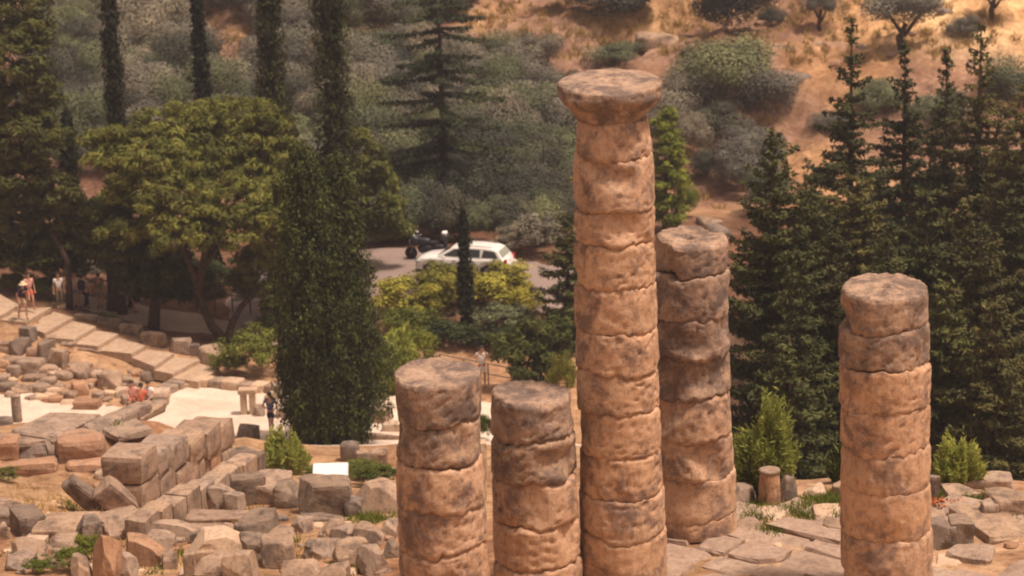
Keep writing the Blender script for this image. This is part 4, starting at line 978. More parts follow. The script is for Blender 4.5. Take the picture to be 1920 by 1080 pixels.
# individually placed stones: x, base row, width, front height, depth, yaw, material, rounding, look
ST = [
 # row behind the rubble yard
 (53, 641, 30, 26, .45, -28, 'stone_dark', .06, 'upright grey slab'), (16, 662, 56, 18, .5, -12, 'stone', .1, 'low squared block'), (36, 668, 26, 28, .9, -30, 'stone_dark', .06, 'dark-faced block'),
 (62, 676, 26, 22, .5, 10, 'stone_red', .3, 'rounded reddish block'), (81, 680, 22, 34, 1.0, -30, 'stone_dark', .06, 'tall narrow dark block'), (106, 692, 42, 34, .55, -24, 'stone', .04, 'large squared upright slab'),
 (20, 664, 52, 14, .8, -14, 'stone', .12, 'flat block'), (28, 690, 64, 17, .55, -22, 'stone', .1, 'long kerb stone'), (56, 702, 50, 24, .9, -20, 'stone', .1, 'squared block with a flat top'),
 (88, 704, 40, 14, .7, -12, 'stone', .3, 'low worn stone'), (112, 712, 44, 12, .6, -16, 'stone', .3, 'low worn stone'), (152, 712, 36, 26, .8, -20, 'stone', .14, 'grey block beside a dark hollow'),
 (186, 706, 44, 8, .4, -28, 'stone_pale', .1, 'long thin pale kerb'), (130, 690, 40, 8, .4, -28, 'stone', .1, 'long thin kerb'), (178, 716, 18, 16, .4, 0, 'stone', .4, 'small rounded stone'),
 (206, 731, 42, 30, .7, -8, 'stone', .1, 'squared block with a pale top'), (149, 742, 30, 22, .7, 18, 'stone_red', .06, 'orange block with a tilted top'), (26, 708, 26, 20, .5, -20, 'stone', .25, 'rough squared stone'),
 (60, 716, 40, 10, .6, -10, 'stone', .3, 'flat rough stone'), (88, 722, 34, 12, .5, 12, 'stone', .35, 'flat rough stone'), (44, 738, 50, 12, .8, 5, 'stone', .3, 'broad flat stone'), (14, 735, 34, 16, .6, 0, 'stone_dark', .3, 'rough stone'),
 (78, 737, 36, 14, .6, 20, 'stone', .3, 'rough stone'), (102, 738, 36, 10, .4, 26, 'stone_pale', .2, 'slanting pale slab'), (127, 748, 30, 12, .5, -8, 'stone', .3, 'low flat stone'), (75, 752, 34, 9, .6, -14, 'stone_pale', .25, 'flat pale slab'),
 (103, 758, 26, 12, .5, -6, 'stone_red', .08, 'small orange squared block'), (126, 762, 24, 10, .4, 4, 'stone_pale', .2, 'small pale squared block'), (162, 771, 48, 17, .9, -4, 'stone_red', .06, 'wide squared block on the plaza edge'),
 (234, 722, 30, 12, .5, -14, 'stone', .15, 'low squared stone'), (232, 738, 32, 8, .5, -10, 'stone_pale', .2, 'flat pale slab'), (205, 742, 30, 7, .4, -10, 'stone_pale', .2, 'flat pale slab'), (250, 728, 26, 10, .5, 6, 'stone', .25, 'low stone'),
 (272, 680, 26, 9, .4, 8, 'stone', .25, 'flat stone on the small heap'), (276, 694, 24, 12, .4, -14, 'stone_red', .3, 'reddish stone in the small heap'), (271, 704, 16, 9, .3, 0, 'stone_pale', .4, 'pale round stone in the small heap'), (278, 716, 28, 16, .4, 0, 'stone_dark', .4, 'rounded grey stone at the foot of the small heap'),
 (254, 706, 20, 12, .4, 10, 'stone_red', .3, 'dark reddish stone in the small heap'), (245, 758, 34, 14, .6, 20, 'stone', .12, 'squared stone behind the seated tourists'), (262, 742, 30, 10, .5, 24, 'stone_pale', .12, 'pale slab behind the seated tourists'),
 (2, 690, 40, 12, .6, -18, 'stone_red', .2, 'reddish stone'), (4, 720, 30, 14, .6, 0, 'stone', .3, 'rough stone'), (160, 728, 28, 8, .4, -10, 'stone', .3, 'flat rough stone'), (185, 745, 26, 9, .4, 10, 'stone', .35, 'flat rough stone'),
 # plaza's right end
 (487, 784, 18, 22, .4, 0, 'stone', .1, 'small upright grey block'), (548, 786, 60, 22, .6, -6, 'stone', .1, 'long brownish block'), (515, 752, 36, 14, .6, 0, 'stone_pale', .12, 'pale slab'), (712, 796, 40, 28, .8, -22, 'stone', .06, 'squared block'),
 (735, 812, 40, 16, .7, -10, 'stone_pale', .12, 'low pale block'), (700, 828, 110, 12, .4, -8, 'stone', .08, 'long low kerb'), (655, 866, 34, 34, .45, -12, 'stone_dark', .35, 'round-topped upright stone'), (697, 872, 60, 24, .6, 4, 'stone', .12, 'low pinkish block'),
 (902, 900, 24, 70, .7, 0, 'stone_pale', .1, 'tall pale block'), (735, 892, 24, 10, .4, 0, 'stone_pale', .2, 'small bright stone'),
]
for r_ in ST:
    x, y, w_, h_, d_, yw, mt, rn, lk = r_
    block(x, y, w_, h_, d_, yw, mt, rn, .05+.10*rn, look=lk+(' in the rubble yard' if x < 300 and y > 600 else ''), group='loose stones of the rubble yard' if x < 300 else None)
# kerb blocks along the path side of the steps
for x, y, w_, h_, d_, yw, mt in ((108, 579, 28, 8, .4, -8, 'stone'), (160, 600, 46, 9, .45, -14, 'stone'), (205, 612, 50, 14, .45, -16, 'stone_dark'), (245, 628, 44, 18, .45, -14, 'stone'), (287, 650, 48, 24, .6, -4, 'stone'), (338, 664, 38, 26, .6, -4, 'stone'), (365, 668, 20, 20, .5, 0, 'stone_dark'), (396, 688, 46, 36, .7, -6, 'stone')):
    block(x, y, w_, h_, d_, yw, mt, .12, .06, look='squared kerb block at the back edge of the stone steps', group='kerb blocks of the steps')
for x, y, w_, h_ in ((92, 640, 28, 8), (128, 650, 30, 9), (168, 660, 46, 5), (232, 668, 30, 4), (258, 664, 24, 5)):
    block(x, y, w_, h_, .4, -14, 'stone', .12, .05, look='low kerb block at the front edge of the stone steps', group='front kerb blocks of the steps')
# foreground stones
FG = [
 (608, 966, 96, 56, 1.0, 2, 'stone_dark', .13, 'big squared boulder in front of the white information panel'), (546, 952, 62, 40, .9, -6, 'stone_dark', .2, 'dark wedge-shaped boulder left of the big squared boulder'),
 (508, 944, 66, 38, 1.2, -8, 'stone', .15, 'broad grey block left of the wedge-shaped boulder'), (668, 968, 44, 32, .7, 8, 'stone_dark', .22, 'small dark block right of the big squared boulder'),
 (710, 965, 92, 46, 1.2, 12, 'stone', .16, 'slanting block between the big squared boulder and the leftmost column'), (464, 948, 62, 52, .7, 12, 'stone_dark', .12, 'angular slab leaning at the right end of the ashlar wall'),
 (412, 962, 66, 46, .8, -18, 'stone', .25, 'rough boulder against the foot of the ashlar wall'), (440, 962, 36, 30, .6, 30, 'stone', .2, 'slab edge between the rough boulder and the angular slab'),
 (412, 986, 125, 14, .8, -3, 'stone', .1, 'long flat slab in the middle of the foreground'), (405, 1010, 110, 12, .7, -6, 'stone', .12, 'second flat slab just below the long flat slab'), (478, 1010, 70, 40, .9, -8, 'stone_dark', .2, 'grey boulder at the right end of the long flat slab'),
 (338, 1016, 106, 28, .8, -14, 'stone', .4, 'elongated rounded boulder below the ashlar wall'), (378, 1026, 44, 26, .6, 10, 'stone_dark', .4, 'small rounded grey boulder beside the elongated one'),
 (408, 1052, 110, 44, 1.0, 8, 'stone_pale', .3, 'rough pale fractured boulder'), (466, 1048, 60, 34, .8, -4, 'stone_dark', .3, 'dark-ended boulder right of the fractured pale one'), (518, 1066, 58, 44, .9, 8, 'stone', .14, 'squared boulder over a dark gap'),
 (292, 1030, 62, 22, .7, -10, 'stone', .35, 'rounded boulder with a pale crest'), (270, 1062, 76, 44, .8, -6, 'stone_red', .35, 'brown rounded boulder near the red earth pillar'), (318, 1068, 26, 30, .4, 10, 'stone', .2, 'small upright stone beside the tapering post'),
 (356, 1084, 22, 46, .3, 0, 'stone', .1, 'tapering upright post-like stone'), (400, 1085, 80, 34, .7, 0, 'stone', .35, 'lumpy boulder at the bottom edge under the fractured one'), (450, 1095, 60, 50, .8, -10, 'stone', .2, 'pointed boulder at the bottom edge by the dark gap'),
 (562, 1000, 40, 22, .6, -14, 'stone', .35, 'small pale boulder amid the dry grass'), (520, 1022, 56, 14, .9, 0, 'stone', .2, 'flat stone with a small green tuft'), (603, 1048, 66, 28, .8, -6, 'stone', .4, 'rounded boulder with a shadowed underside'), (658, 1062, 66, 38, .9, 8, 'stone', .45, 'smooth oval boulder near the leftmost column base'),
 (702, 1078, 50, 40, .8, 22, 'stone', .16, 'angular boulder left of the leftmost column base'), (650, 1022, 60, 26, .8, 14, 'stone', .35, 'mottled boulder under the grassy ledge'), (692, 1024, 56, 30, .8, -8, 'stone', .32, 'mottled boulder beside the leftmost column'),
 (622, 1006, 44, 20, .7, 0, 'stone', .35, 'low boulder at the left end of the grassy ledge'), (728, 1012, 34, 28, .6, 0, 'stone', .3, 'boulder tucked against the leftmost column'), (734, 1046, 30, 24, .6, 0, 'stone_dark', .25, 'dark stone tucked low against the leftmost column'),
 (560, 1094, 70, 26, .8, 4, 'stone', .35, 'rounded boulder at the bottom edge left of the oval one'), (622, 1098, 60, 28, .8, -5, 'stone', .4, 'rounded boulder at the bottom edge under the oval one'), (600, 978, 90, 6, .5, -3, 'stone_dark', .1, 'thin broken ledge under the big squared boulder'), (522, 978, 40, 6, .4, 0, 'stone_dark', .1, 'thin dark ledge left of the big squared boulder'),
 (48, 1006, 54, 36, 1.1, 26, 'stone_dark', .05, 'squared grey block with a pale top near the left photo edge'), (10, 988, 50, 24, .9, 16, 'stone_dark', .12, 'dark block behind the squared grey block at the left edge'), (4, 1012, 26, 26, .5, 0, 'stone', .2, 'block cut by the left photo edge'),
 (12, 958, 44, 14, .7, 0, 'stone', .2, 'flat stone at the left photo edge above the blocks'), (14, 972, 36, 12, .6, 10, 'stone', .2, 'second flat stone at the left photo edge'), (118, 1016, 112, 26, 1.3, -4, 'stone', .12, 'big pointed boulder with a ridged top at the lower left'), (164, 1020, 40, 40, .8, 24, 'stone_dark', .12, 'dark right flank stone of the pointed boulder'),
 (66, 1018, 44, 10, .8, 0, 'stone_pale', .2, 'flat pale stone left of the pointed boulder'), (50, 1052, 66, 26, .9, 0, 'stone', .4, 'rounded boulder near the lower left corner'), (108, 1036, 60, 18, .8, 0, 'stone', .3, 'low boulder among the weeds'), (30, 1070, 60, 22, .8, 0, 'stone', .3, 'flat boulder at the lower left corner'), (102, 1066, 30, 20, .5, 0, 'stone', .3, 'small boulder among the leafy weeds'),
 (196, 1086, 46, 74, .8, -6, 'stone_red', .32, 'reddish earthy pillar of crumbling stone'), (236, 1080, 40, 34, .6, 0, 'stone', .3, 'mossy boulder right of the red pillar'), (150, 1084, 40, 34, .6, 0, 'stone', .3, 'boulder left of the red pillar at the bottom edge'),
 # right terrace
 (1476, 942, 44, 48, .4, 14, 'stone_dark', .35, 'rounded grey slab standing behind the little column stump'), (1413, 922, 22, 14, .4, 0, 'stone_pale', .3, 'small pale stone left of the column stump'), (1392, 952, 44, 30, .7, -30, 'stone', .25, 'slanting stone at the foot of the eroded column'),
 (1533, 934, 44, 16, .6, -4, 'stone_pale', .2, 'pale layered stone at the terrace edge'), (1572, 934, 22, 24, .4, 0, 'stone', .12, 'small squared stone left of the flat-topped column'), (1556, 976, 56, 14, .9, -6, 'stone_pale', .3, 'low pale boulder left of the flat-topped column'),
 (1748, 938, 32, 44, .5, -4, 'stone_dark', .06, 'squared pillar stub right behind the flat-topped column'), (1856, 918, 94, 18, .7, -8, 'stone', .12, 'long raised slab at the terrace edge far right'), (1806, 938, 62, 12, .8, 4, 'stone', .1, 'low slab left of the leaning slab'),
 (1898, 972, 74, 36, .9, 8, 'stone', .12, 'big squared block at the right photo edge'), (1858, 976, 30, 30, .6, 0, 'stone', .14, 'block between the leaning slab and the edge block'),
 (1872, 1012, 100, 16, 1.9, 18, 'stone', .05, 'large flat square slab lying at the far right'), (1764, 1030, 46, 40, .8, 10, 'stone_dark', .07, 'left one of two notched upright blocks beside the flat-topped column'), (1806, 1026, 44, 46, .7, -4, 'stone_dark', .07, 'right one of two notched upright blocks, with a V-shaped top'),
 (1752, 990, 60, 10, 1.6, -12, 'stone', .1, 'flat slab behind the notched blocks'), (1818, 1056, 92, 12, .9, -10, 'stone', .4, 'low domed stone in front of the notched blocks'), (1790, 1060, 60, 5, .6, -10, 'stone_pale', .2, 'thin flake of stone left of the domed stone'),
 (1450, 972, 60, 8, .8, -10, 'stone_pale', .25, 'low pale stone in front of the column stump'), (1404, 1000, 44, 14, .7, 10, 'stone', .25, 'pitted stone right of the eroded column base'), (1500, 1000, 60, 6, .9, -20, 'stone', .2, 'flat worn stone in the middle of the terrace'), (1564, 1000, 50, 14, .8, -16, 'stone', .2, 'rounded kerb stone left of the flat-topped column'),
]
for r_ in FG:
    x, y, w_, h_, d_, yw, mt, rn, lb = r_
    block(x, y, w_, h_, d_, yw, mt, rn*.62, .05+.13*rn, 1+4*(rn > .15), label=lb, n=9, sink=.12 if rn > .15 else .08)
slab_at(1838, 962, .12, (.62, 1.0, .30), (24, -30, -18), 'stone', 'leaning slab tilted on its neighbour at the far right', Z=54.6)
# small column stump
def stump():
    g, Z = ground(1443, 948); k = Z/F
    r = thing('column_stump', g, 'small round column stump with a grey rimmed top between the two right columns', 'column stump')
    V, Fs, _ = drum_mesh(66*k, 21*k, 18.5*k, 77, .01, .01, .0, rough=.008); mesh('shaft', V, Fs, M['stone_red'], r, True)
    b = MB(); b.lathe([(18.8*k, 66*k), (20*k, 67.5*k), (20*k, 72*k), (16*k, 73.5*k), (12*k, 72*k), (.02, 71.5*k)], seg=28); b.obj('cap', M['stone'], r, True)
stump()
# base slabs and paving of the temple terrace (real joints between the slabs)
def paving():
    rg = np.random.default_rng(44); Vs = MB()
    ang = R_(-38); ca, sa = math.cos(ang), math.sin(ang)
    yy = 40.0
    rows = []
    v = -40.0
    cells = 0
    while v < 46:
        dv = .75+.5*rg.random(); u = -40.0+rg.random()
        while u < 60:
            du = .9+1.3*rg.random()
            cx, cy = u+du/2, v+dv/2; X = 14+cx*ca-cy*sa; Y = 50+cx*sa+cy*ca
            q = proj((X, Y, 0.05))
            if 1080 < q[0] < 2050 and 955 < q[1] < 1150 and not (q[0] > 1760 and q[1] > 1000 and q[1] < 1062) and rg.random() < (.97 if q[1] > 985 else .7):
                h = .10+.10*rg.random(); z0 = T(X, Y)-.10
                sub, Fs = stone_verts(4, 9000+cells, .06, .05, 1)
                P = sub*np.array([du-.05-.05*rg.random(), dv-.05-.05*rg.random(), h+.1]); 
                P[:, 2] += z0+h/2; a2 = ang+rg.normal()*.02
                P2 = P.copy(); P2[:, 0] = X+P[:, 0]*math.cos(a2)-P[:, 1]*math.sin(a2); P2[:, 1] = Y+P[:, 0]*math.sin(a2)+P[:, 1]*math.cos(a2)
                Vs.add(P2, Fs); cells += 1
            u += du
        v += dv
    o = Vs.obj('stone_paving', M['paving']); o['kind'] = 'structure'
paving()
g, Z = ground(1306, 1050)
# information panel on its stand
def info_panel():
    p = unproj(618, 887, 65.0); zb = T(p[0], p[1]); k = 65/F
    r = thing('information_panel', (p[0], p[1], zb), 'white slanted information panel on posts behind the big squared boulder', 'sign')
    h = p[2]-zb; b = MB(); w_ = 64*k; dd = .62; a = R_(38)
    Mx = [[1, 0, 0], [0, math.cos(a), -math.sin(a)], [0, math.sin(a), math.cos(a)]]
    b.box((.02, 0, h), (w_, dd, .03), Mx); b.obj('board', M['panel'], r)
    b = MB(); b.box((.02, 0, h-.03), (w_+.05, dd+.05, .025), Mx); b.obj('frame', M['metal'], r)
    for s in (-1, 1):
        b = MB(); b.tube([(s*w_*.36, .05, -.1), (s*w_*.36, .05, h-.05)], [.03, .03], 8); b.obj('post', M['metal'], r)
info_panel()
# rail fence below the road
def fence():
    A_, _ = ground(826, 704); B_, _ = ground(1010, 742)
    r = thing('rail_fence', A_, 'simple metal rail fence behind the photographer in white', 'fence'); n = 5; tops = []
    for i in range(n):
        p = A_+(B_-A_)*i/(n-1); z = T(p[0], p[1]); b = MB(); q = (p[0]-A_[0], p[1]-A_[1], z-A_[2]); tops.append((q[0], q[1], q[2]+.95))
        b.tube([(q[0], q[1], q[2]-.1), (q[0], q[1], q[2]+.98)], [.035, .035], 6); b.obj('post', M['metal'], r)
    b = MB(); b.tube(tops, .03, 6); b.obj('rail', M['metal'], r)
    b = MB(); b.tube([(x, y, z-.45) for x, y, z in tops], .025, 6); b.obj('rail', M['metal'], r)
fence()
def path_rail():
    A_, _ = ground(240, 560); B_, _ = ground(470, 590)
    r = thing('path_railing', A_, 'thin dark railing along the far side of the path under the pines', 'fence'); n = 8; tops = []
    for i in range(n):
        p = A_+(B_-A_)*i/(n-1); z = T(p[0], p[1]); b = MB(); q = (p[0]-A_[0], p[1]-A_[1], z-A_[2]); tops.append((q[0], q[1], q[2]+.85))
        b.tube([(q[0], q[1], q[2]-.1), (q[0], q[1], q[2]+.87)], [.035, .035], 6); b.obj('post', M['bark'], r)
    b = MB(); b.tube(tops, .03, 6); b.obj('rail', M['bark'], r)
path_rail()
def poppies():
    g, Z = ground(1752, 952); rg = np.random.default_rng(3); n = 150
    C = np.stack([rg.normal(size=n)*.25, rg.normal(size=n)*.12, .08+.1*rg.random(n)], 1)
    V, t_ = leaves(C, 3, np.full((n, 3), .03), .03, 5, aspect=.8, up=.8)
    t2 = thing('flower_patch', g, 'small patch of orange-red flowers right of the flat-topped column', 'flowers')
    leafobj('blossom', [(V, t_)], M['flower'], t2)
    V2, t3 = leaves(C*np.array([1, 1, .4]), 4, np.full((n, 3), .05), .05, 6, aspect=.2, up=.2, asp_up=1.5); leafobj('foliage', [(V2, t3)], M['green'], t2)
M['flower'] = leafmat('orange_petals', (.40, .12, .05), (.58, .20, .08))
poppies()
# outcrops on the slope
for x, y, w_, h_, mt, lb in ((1232, 88, 70, 22, 'stone', 'pinkish rock outcrop on the bare slope above the capital'), (1490, 158, 60, 14, 'stone_dark', 'dark slanting rock ledge on the slope left of the tallest firs'), (1575, 84+10, 60, 12, 'stone_red', 'low reddish rock step on the slope under the small olive tree'), (1330, 425, 36, 12, 'stone', 'small pale rock in the bare gully'), (1352, 445, 40, 14, 'stone_dark', 'dark rock at the foot of the bare gully')):
    block(x, y, w_, h_, 1.6, 15, mt, .35, .14, 2, label=lb, name='rock', cat='rock', n=7, sink=.5)
for k_ in range(16):
    x_ = 1120+k_*46+rb.uniform(-14, 14); y_ = rb.uniform(20, 330) if x_ < 1450 else rb.uniform(10, 130)
    block(x_, y_, rb.uniform(14, 34), rb.uniform(4, 9), .8, rb.uniform(-30, 30), ('stone', 'stone_red', 'stone_dark')[k_ % 3], .35, .16, 3, look='rock lying on the bare far slope', name='rock', cat='rock', n=5, sink=.15, group='rocks on the far slope')
grass('hillside_grass', [(1500, 60, 420, 60, 260), (1000, 60, 160, 60, 120), (1350, 250, 120, 150, 90), (425, 60, 60, 50, 30)], 15000, 'straw', .30, 'dry yellow grass scattered over the bare far slope')
def column_plant():
    p = unproj(1074, 336, 50.4)
    V, t_ = leaves(np.array([[0, 0, 0], [.05, -.03, .03], [.10, -.02, -.02]]), 26, np.full((3, 3), .055), .035, 8, aspect=.6)
    o = leafobj('plant', [(V, t_)], M['yellow'], None, loc=p); tag(o, 'tiny yellow-green plant growing from the left side of the tallest column', 'plant')
column_plant()
# ------------------------------------------------------------------ people
def person(loc, rz, H, J, outfit, label, hat=None, extra=None, hairc='hair', long_=False, pack=None, arms='skin'):
    """J: joint name -> local position in head-height independent metres for a 1.75 m figure, facing -Y"""
    s = H/1.75
    D = dict(pelvis=(0, 0, .93), waist=(0, .0, 1.05), chest=(0, .0, 1.30), neck=(0, 0, 1.47), chin=(0, -.015, 1.55), head=(0, -.01, 1.63), crown=(0, 0, 1.70),
             hipl=(.09, 0, .90), kneel=(.10, -.02, .49), anklel=(.10, .02, .09), toel=(.12, -.15, .035), hipr=(-.09, 0, .90), kneer=(-.10, -.02, .49), ankler=(-.10, .02, .09), toer=(-.12, -.15, .035),
             shl=(.18, .0, 1.41), ell=(.24, .02, 1.13), wrl=(.25, -.06, .89), shr=(-.18, 0, 1.41), elr=(-.24, .02, 1.13), wrr=(-.25, -.06, .89))
    D.update(J); P = {k: np.array(v)*s for k, v in D.items()}
    root = thing('person', loc, label, 'person', rz=rz)
    def skin(name, verts, edges, rad, mat, sub=1):
        me = bpy.data.meshes.new(name); me.from_pydata([tuple(v) for v in verts], edges, []); me.materials.append(M[mat])
        o = link(bpy.data.objects.new(name, me)); o.parent = root
        md = o.modifiers.new('Skin', 'SKIN'); md.use_smooth_shade = True
        for i, r in enumerate(rad):
            sv = me.skin_vertices[0].data[i]; rr = r if isinstance(r, tuple) else (r, r); sv.radius = (rr[0]*s, rr[1]*s); sv.use_root = (i == 0)
        sb = o.modifiers.new('Sub', 'SUBSURF'); sb.levels = sub; sb.render_levels = sub
        return o
    V = []; E = []; Rr = []; ix = {}
    def add(k, p, r, par=None):
        ix[k] = len(V); V.append(np.array(p)); Rr.append(r)
        if par is not None: E.append((ix[par], ix[k]))
    add('pelvis', P['pelvis'], (.135, .105)); add('waist', P['waist'], (.12, .095), 'pelvis'); add('chest', P['chest'], (.15, .11), 'waist'); add('neck', P['neck'], .055, 'chest')
    add('chin', P['chin'], .068, 'neck'); add('head', P['head'], (.082, .098), 'chin'); add('crown', P['crown'], .066, 'head')
    nd = P['head']-P['neck']; 
    add('nose', P['head']+np.array([0, -.112, -.012])*s, .012, 'head')
    for q in 'lr':
        add('hip'+q, P['hip'+q], .088, 'pelvis'); add('knee'+q, P['knee'+q], .058, 'hip'+q); 
        cf = P['knee'+q]*.62+P['ankle'+q]*.38; add('calf'+q, cf, .054, 'knee'+q); add('ankle'+q, P['ankle'+q], .036, 'calf'+q); add('toe'+q, P['toe'+q], .034, 'ankle'+q)
        add('sh'+q, P['sh'+q], .055, 'chest'); add('el'+q, P['el'+q], .040, 'sh'+q); add('wr'+q, P['wr'+q], .028, 'el'+q)
        d = P['wr'+q]-P['el'+q]; d = d/(np.linalg.norm(d)+1e-9); sdv = np.cross(d, [0, 1, .2]); sdv /= np.linalg.norm(sdv)+1e-9
        palm = P['wr'+q]+d*.06*s; add('palm'+q, palm, (.036, .018), 'wr'+q)
        for f, (o_, ln) in enumerate(((-.030, .065), (-.010, .078), (.010, .072), (.028, .055))):
            b_ = palm+sdv*o_*s+d*.03*s; add(f'f{f}{q}', b_, .0095, 'palm'+q); add(f'g{f}{q}', b_+d*ln*.55*s+np.array([0, -.012, 0])*s, .009, f'f{f}{q}'); add(f'h{f}{q}', b_+d*ln*s+np.array([0, -.03, 0])*s, .008, f'g{f}{q}')
        add('th'+q, palm-sdv*.045*s-d*.01*s, .011, 'palm'+q); add('ti'+q, palm-sdv*.062*s+d*.03*s, .009, 'th'+q)
    skin('body', V, E, Rr, 'skin')
    # shirt
    sh = [P['pelvis']+np.array([0, 0, .02])*s, P['waist'], P['chest'], P['chest']*.25+P['neck']*.75, P['shl'], P['shl']*.45+P['ell']*.55, P['shr'], P['shr']*.45+P['elr']*.55]
    skin('shirt', sh, [(0, 1), (1, 2), (2, 3), (2, 4), (4, 5), (2, 6), (6, 7)], [(.148, .125), (.142, .12), (.17, .13), .075, .072, .060, .072, .060], outfit[0])
    ln = .96 if outfit[2] else .55
    def alongleg(q):
        h, k, a = P['hip'+q], P['knee'+q], P['ankle'+q]
        return [h, k, k*.5+a*.5, a*.92+k*.08] if outfit[2] else [h, h*.3+k*.7]
    vs = [P['pelvis']+np.array([0, 0, .04])*s, P['pelvis']]; es = [(0, 1)]; rs = [(.142, .118), (.152, .125)]
    for q in 'lr':
        l = alongleg(q); b0 = len(vs); vs += l; es += [(1, b0)]+[(b0+i, b0+i+1) for i in range(len(l)-1)]; rs += [.102]+([.078, .068, .060] if outfit[2] else [.092])
    skin('trousers' if outfit[2] else 'shorts', vs, es, rs, outfit[1])
    for q in 'lr':
        skin('shoe', [P['ankle'+q]+np.array([0, .03, -.035])*s, P['toe'+q]*.5+P['ankle'+q]*.5+np.array([0, 0, -.02])*s, P['toe'+q]], [(0, 1), (1, 2)], [.046, .046, .04], 'black_cloth')
    c = P['head']; up = (P['crown']-P['chin']); up /= np.linalg.norm(up)
    hb = MB(); hb.ell(c+up*.04*s+np.array([0, .022, 0])*s, np.array([.098, .108, .095])*s, 14, 10)
    hb.obj('hair', M[hairc], root, True)
    for sx in (-1, 1):
        e = MB(); e.ell(c+np.array([sx*.032, -.094, .01])*s, np.array([.012, .010, .008])*s, 8, 6); e.obj('eye', M['black'], root, True)
        e = MB(); e.ell(c+np.array([sx*.088, .0, -.005])*s, np.array([.014, .026, .034])*s, 8, 6); e.obj('ear', M['skin'], root, True)
    if hat:
        b = MB(); b.lathe([(.01, .165*s), (.07*s, .16*s), (.105*s, .11*s), (.112*s, .05*s), (.20*s, .03*s), (.205*s, .02*s), (.11*s, .035*s)], c=c+np.array([0, 0, .01]), seg=20); b.obj('hat', M[hat], root, True)
    if pack:
        b = MB(); V3, F3 = stone_verts(5, 5, .35, .03, 0); ch = P['chest']; V3 = V3*np.array([.30, .20, .44])*s+ch+np.array([0, .22, -.08])*s; b.add(V3, F3); b.obj('backpack', M[pack], root, True)
    if extra: extra(root, P, s)
    return root
def gp(px, py): 
    g, _ = ground(px, py); return g
stride = dict(kneel=(.09, -.22, .52), anklel=(.09, -.24, .10), toel=(.10, -.41, .04), kneer=(-.09, .04, .48), ankler=(-.09, .26, .14), toer=(-.09, .14, .04))
g = gp(44, 604)
person((g[0], g[1], -10.24), R_(35), 1.78, dict(stride, waist=(0, -.04, 1.05), chest=(0, -.14, 1.28), neck=(0, -.22, 1.43), chin=(0, -.26, 1.50), head=(0, -.28, 1.58), crown=(0, -.27, 1.65), shl=(.18, -.16, 1.39), shr=(-.18, -.16, 1.39), ell=(.24, -.30, 1.15), wrl=(.16, -.48, 1.02), elr=(-.26, -.10, 1.12), wrr=(-.26, -.28, .94)),
       ('navy_cloth', 'beige_cloth', False), 'person in a straw hat stooping on the stone steps at far left', hat='straw_cloth', pack='navy_cloth')
g = gp(58, 588)
person((g[0], g[1], -10.15), R_(30), 1.70, dict(stride), ('pink_cloth', 'red_cloth', False), 'person in a pink top walking just behind the straw-hatted one on the steps', hairc='hair')
sit = dict(pelvis=(0, 0, .48), waist=(0, .01, .60), chest=(0, -.02, .84), neck=(0, -.03, 1.01), chin=(0, -.06, 1.08), head=(0, -.06, 1.16), crown=(0, -.05, 1.23), hipl=(.09, -.02, .47), hipr=(-.09, -.02, .47), kneel=(.13, -.43, .50), kneer=(-.13, -.43, .50),
           anklel=(.12, -.42, .08), ankler=(-.12, -.42, .08), toel=(.13, -.59, .03), toer=(-.13, -.59, .03), shl=(.18, -.02, .95), shr=(-.18, -.02, .95), ell=(.24, -.14, .70), elr=(-.24, -.14, .70), wrl=(.12, -.36, .60), wrr=(-.12, -.36, .60))
for x, y, rz, fit, hc, lb in ((250, 770, 10, ('pink_cloth', 'red_cloth', False), 'hair', 'person in pale pink, leftmost of the three sitting by the plaza'), (281, 772, -10, ('white_cloth', 'navy_cloth', False), 'hair', 'person in a white top, rightmost of the three sitting by the plaza'),
                          (267, 776, 160, ('red_cloth', 'black_cloth', False), 'hair', 'dark-haired person in red sitting in front of the other two')):
    p = on_z(x, y, -12); zb = T(p[0], p[1])
    person((p[0], p[1], zb+.07), R_(rz), 1.78, sit, fit, lb, hairc=hc)
    block(x, y-1, 24, 19, .42, rz % 90, 'stone', .12, .05, z=-12, label={250: 'seat stone under the person in pale pink', 281: 'seat stone under the person in white', 267: 'seat stone under the person in red'}[x]).location[1] = p[1]+.02
g = on_z(509, 812, -12)
person((g[0], g[1], T(g[0], g[1])+.06), R_(170), 1.74, dict(kneel=(.05, -.02, .49), anklel=(.04, .03, .09), toel=(.05, -.13, .035), kneer=(-.05, -.06, .5), ankler=(-.03, -.1, .09), toer=(-.04, -.27, .035), ell=(.30, .03, 1.16), wrl=(.16, -.10, 1.0), elr=(-.30, .03, 1.16), wrr=(-.16, -.10, 1.0)),
       ('blue_cloth', 'navy_cloth', False), 'person in a blue-grey shirt and shorts standing on the plaza by the twin-topped cypress')
g, _z = ground(905, 726)
def camera_prop(root, P, s):
    b = MB(); b.box(P['head']+np.array([0, -.17, .0]), (.12, .07, .08)); b.obj('camera', M['black'], root)
person(g, R_(5), 1.84, dict(ell=(.30, -.16, 1.28), wrl=(.09, -.20, 1.56), elr=(-.30, -.16, 1.28), wrr=(-.09, -.20, 1.56)), ('white_cloth', 'white_cloth', False), 'person in white holding both hands up to the face below the yellow bushes')
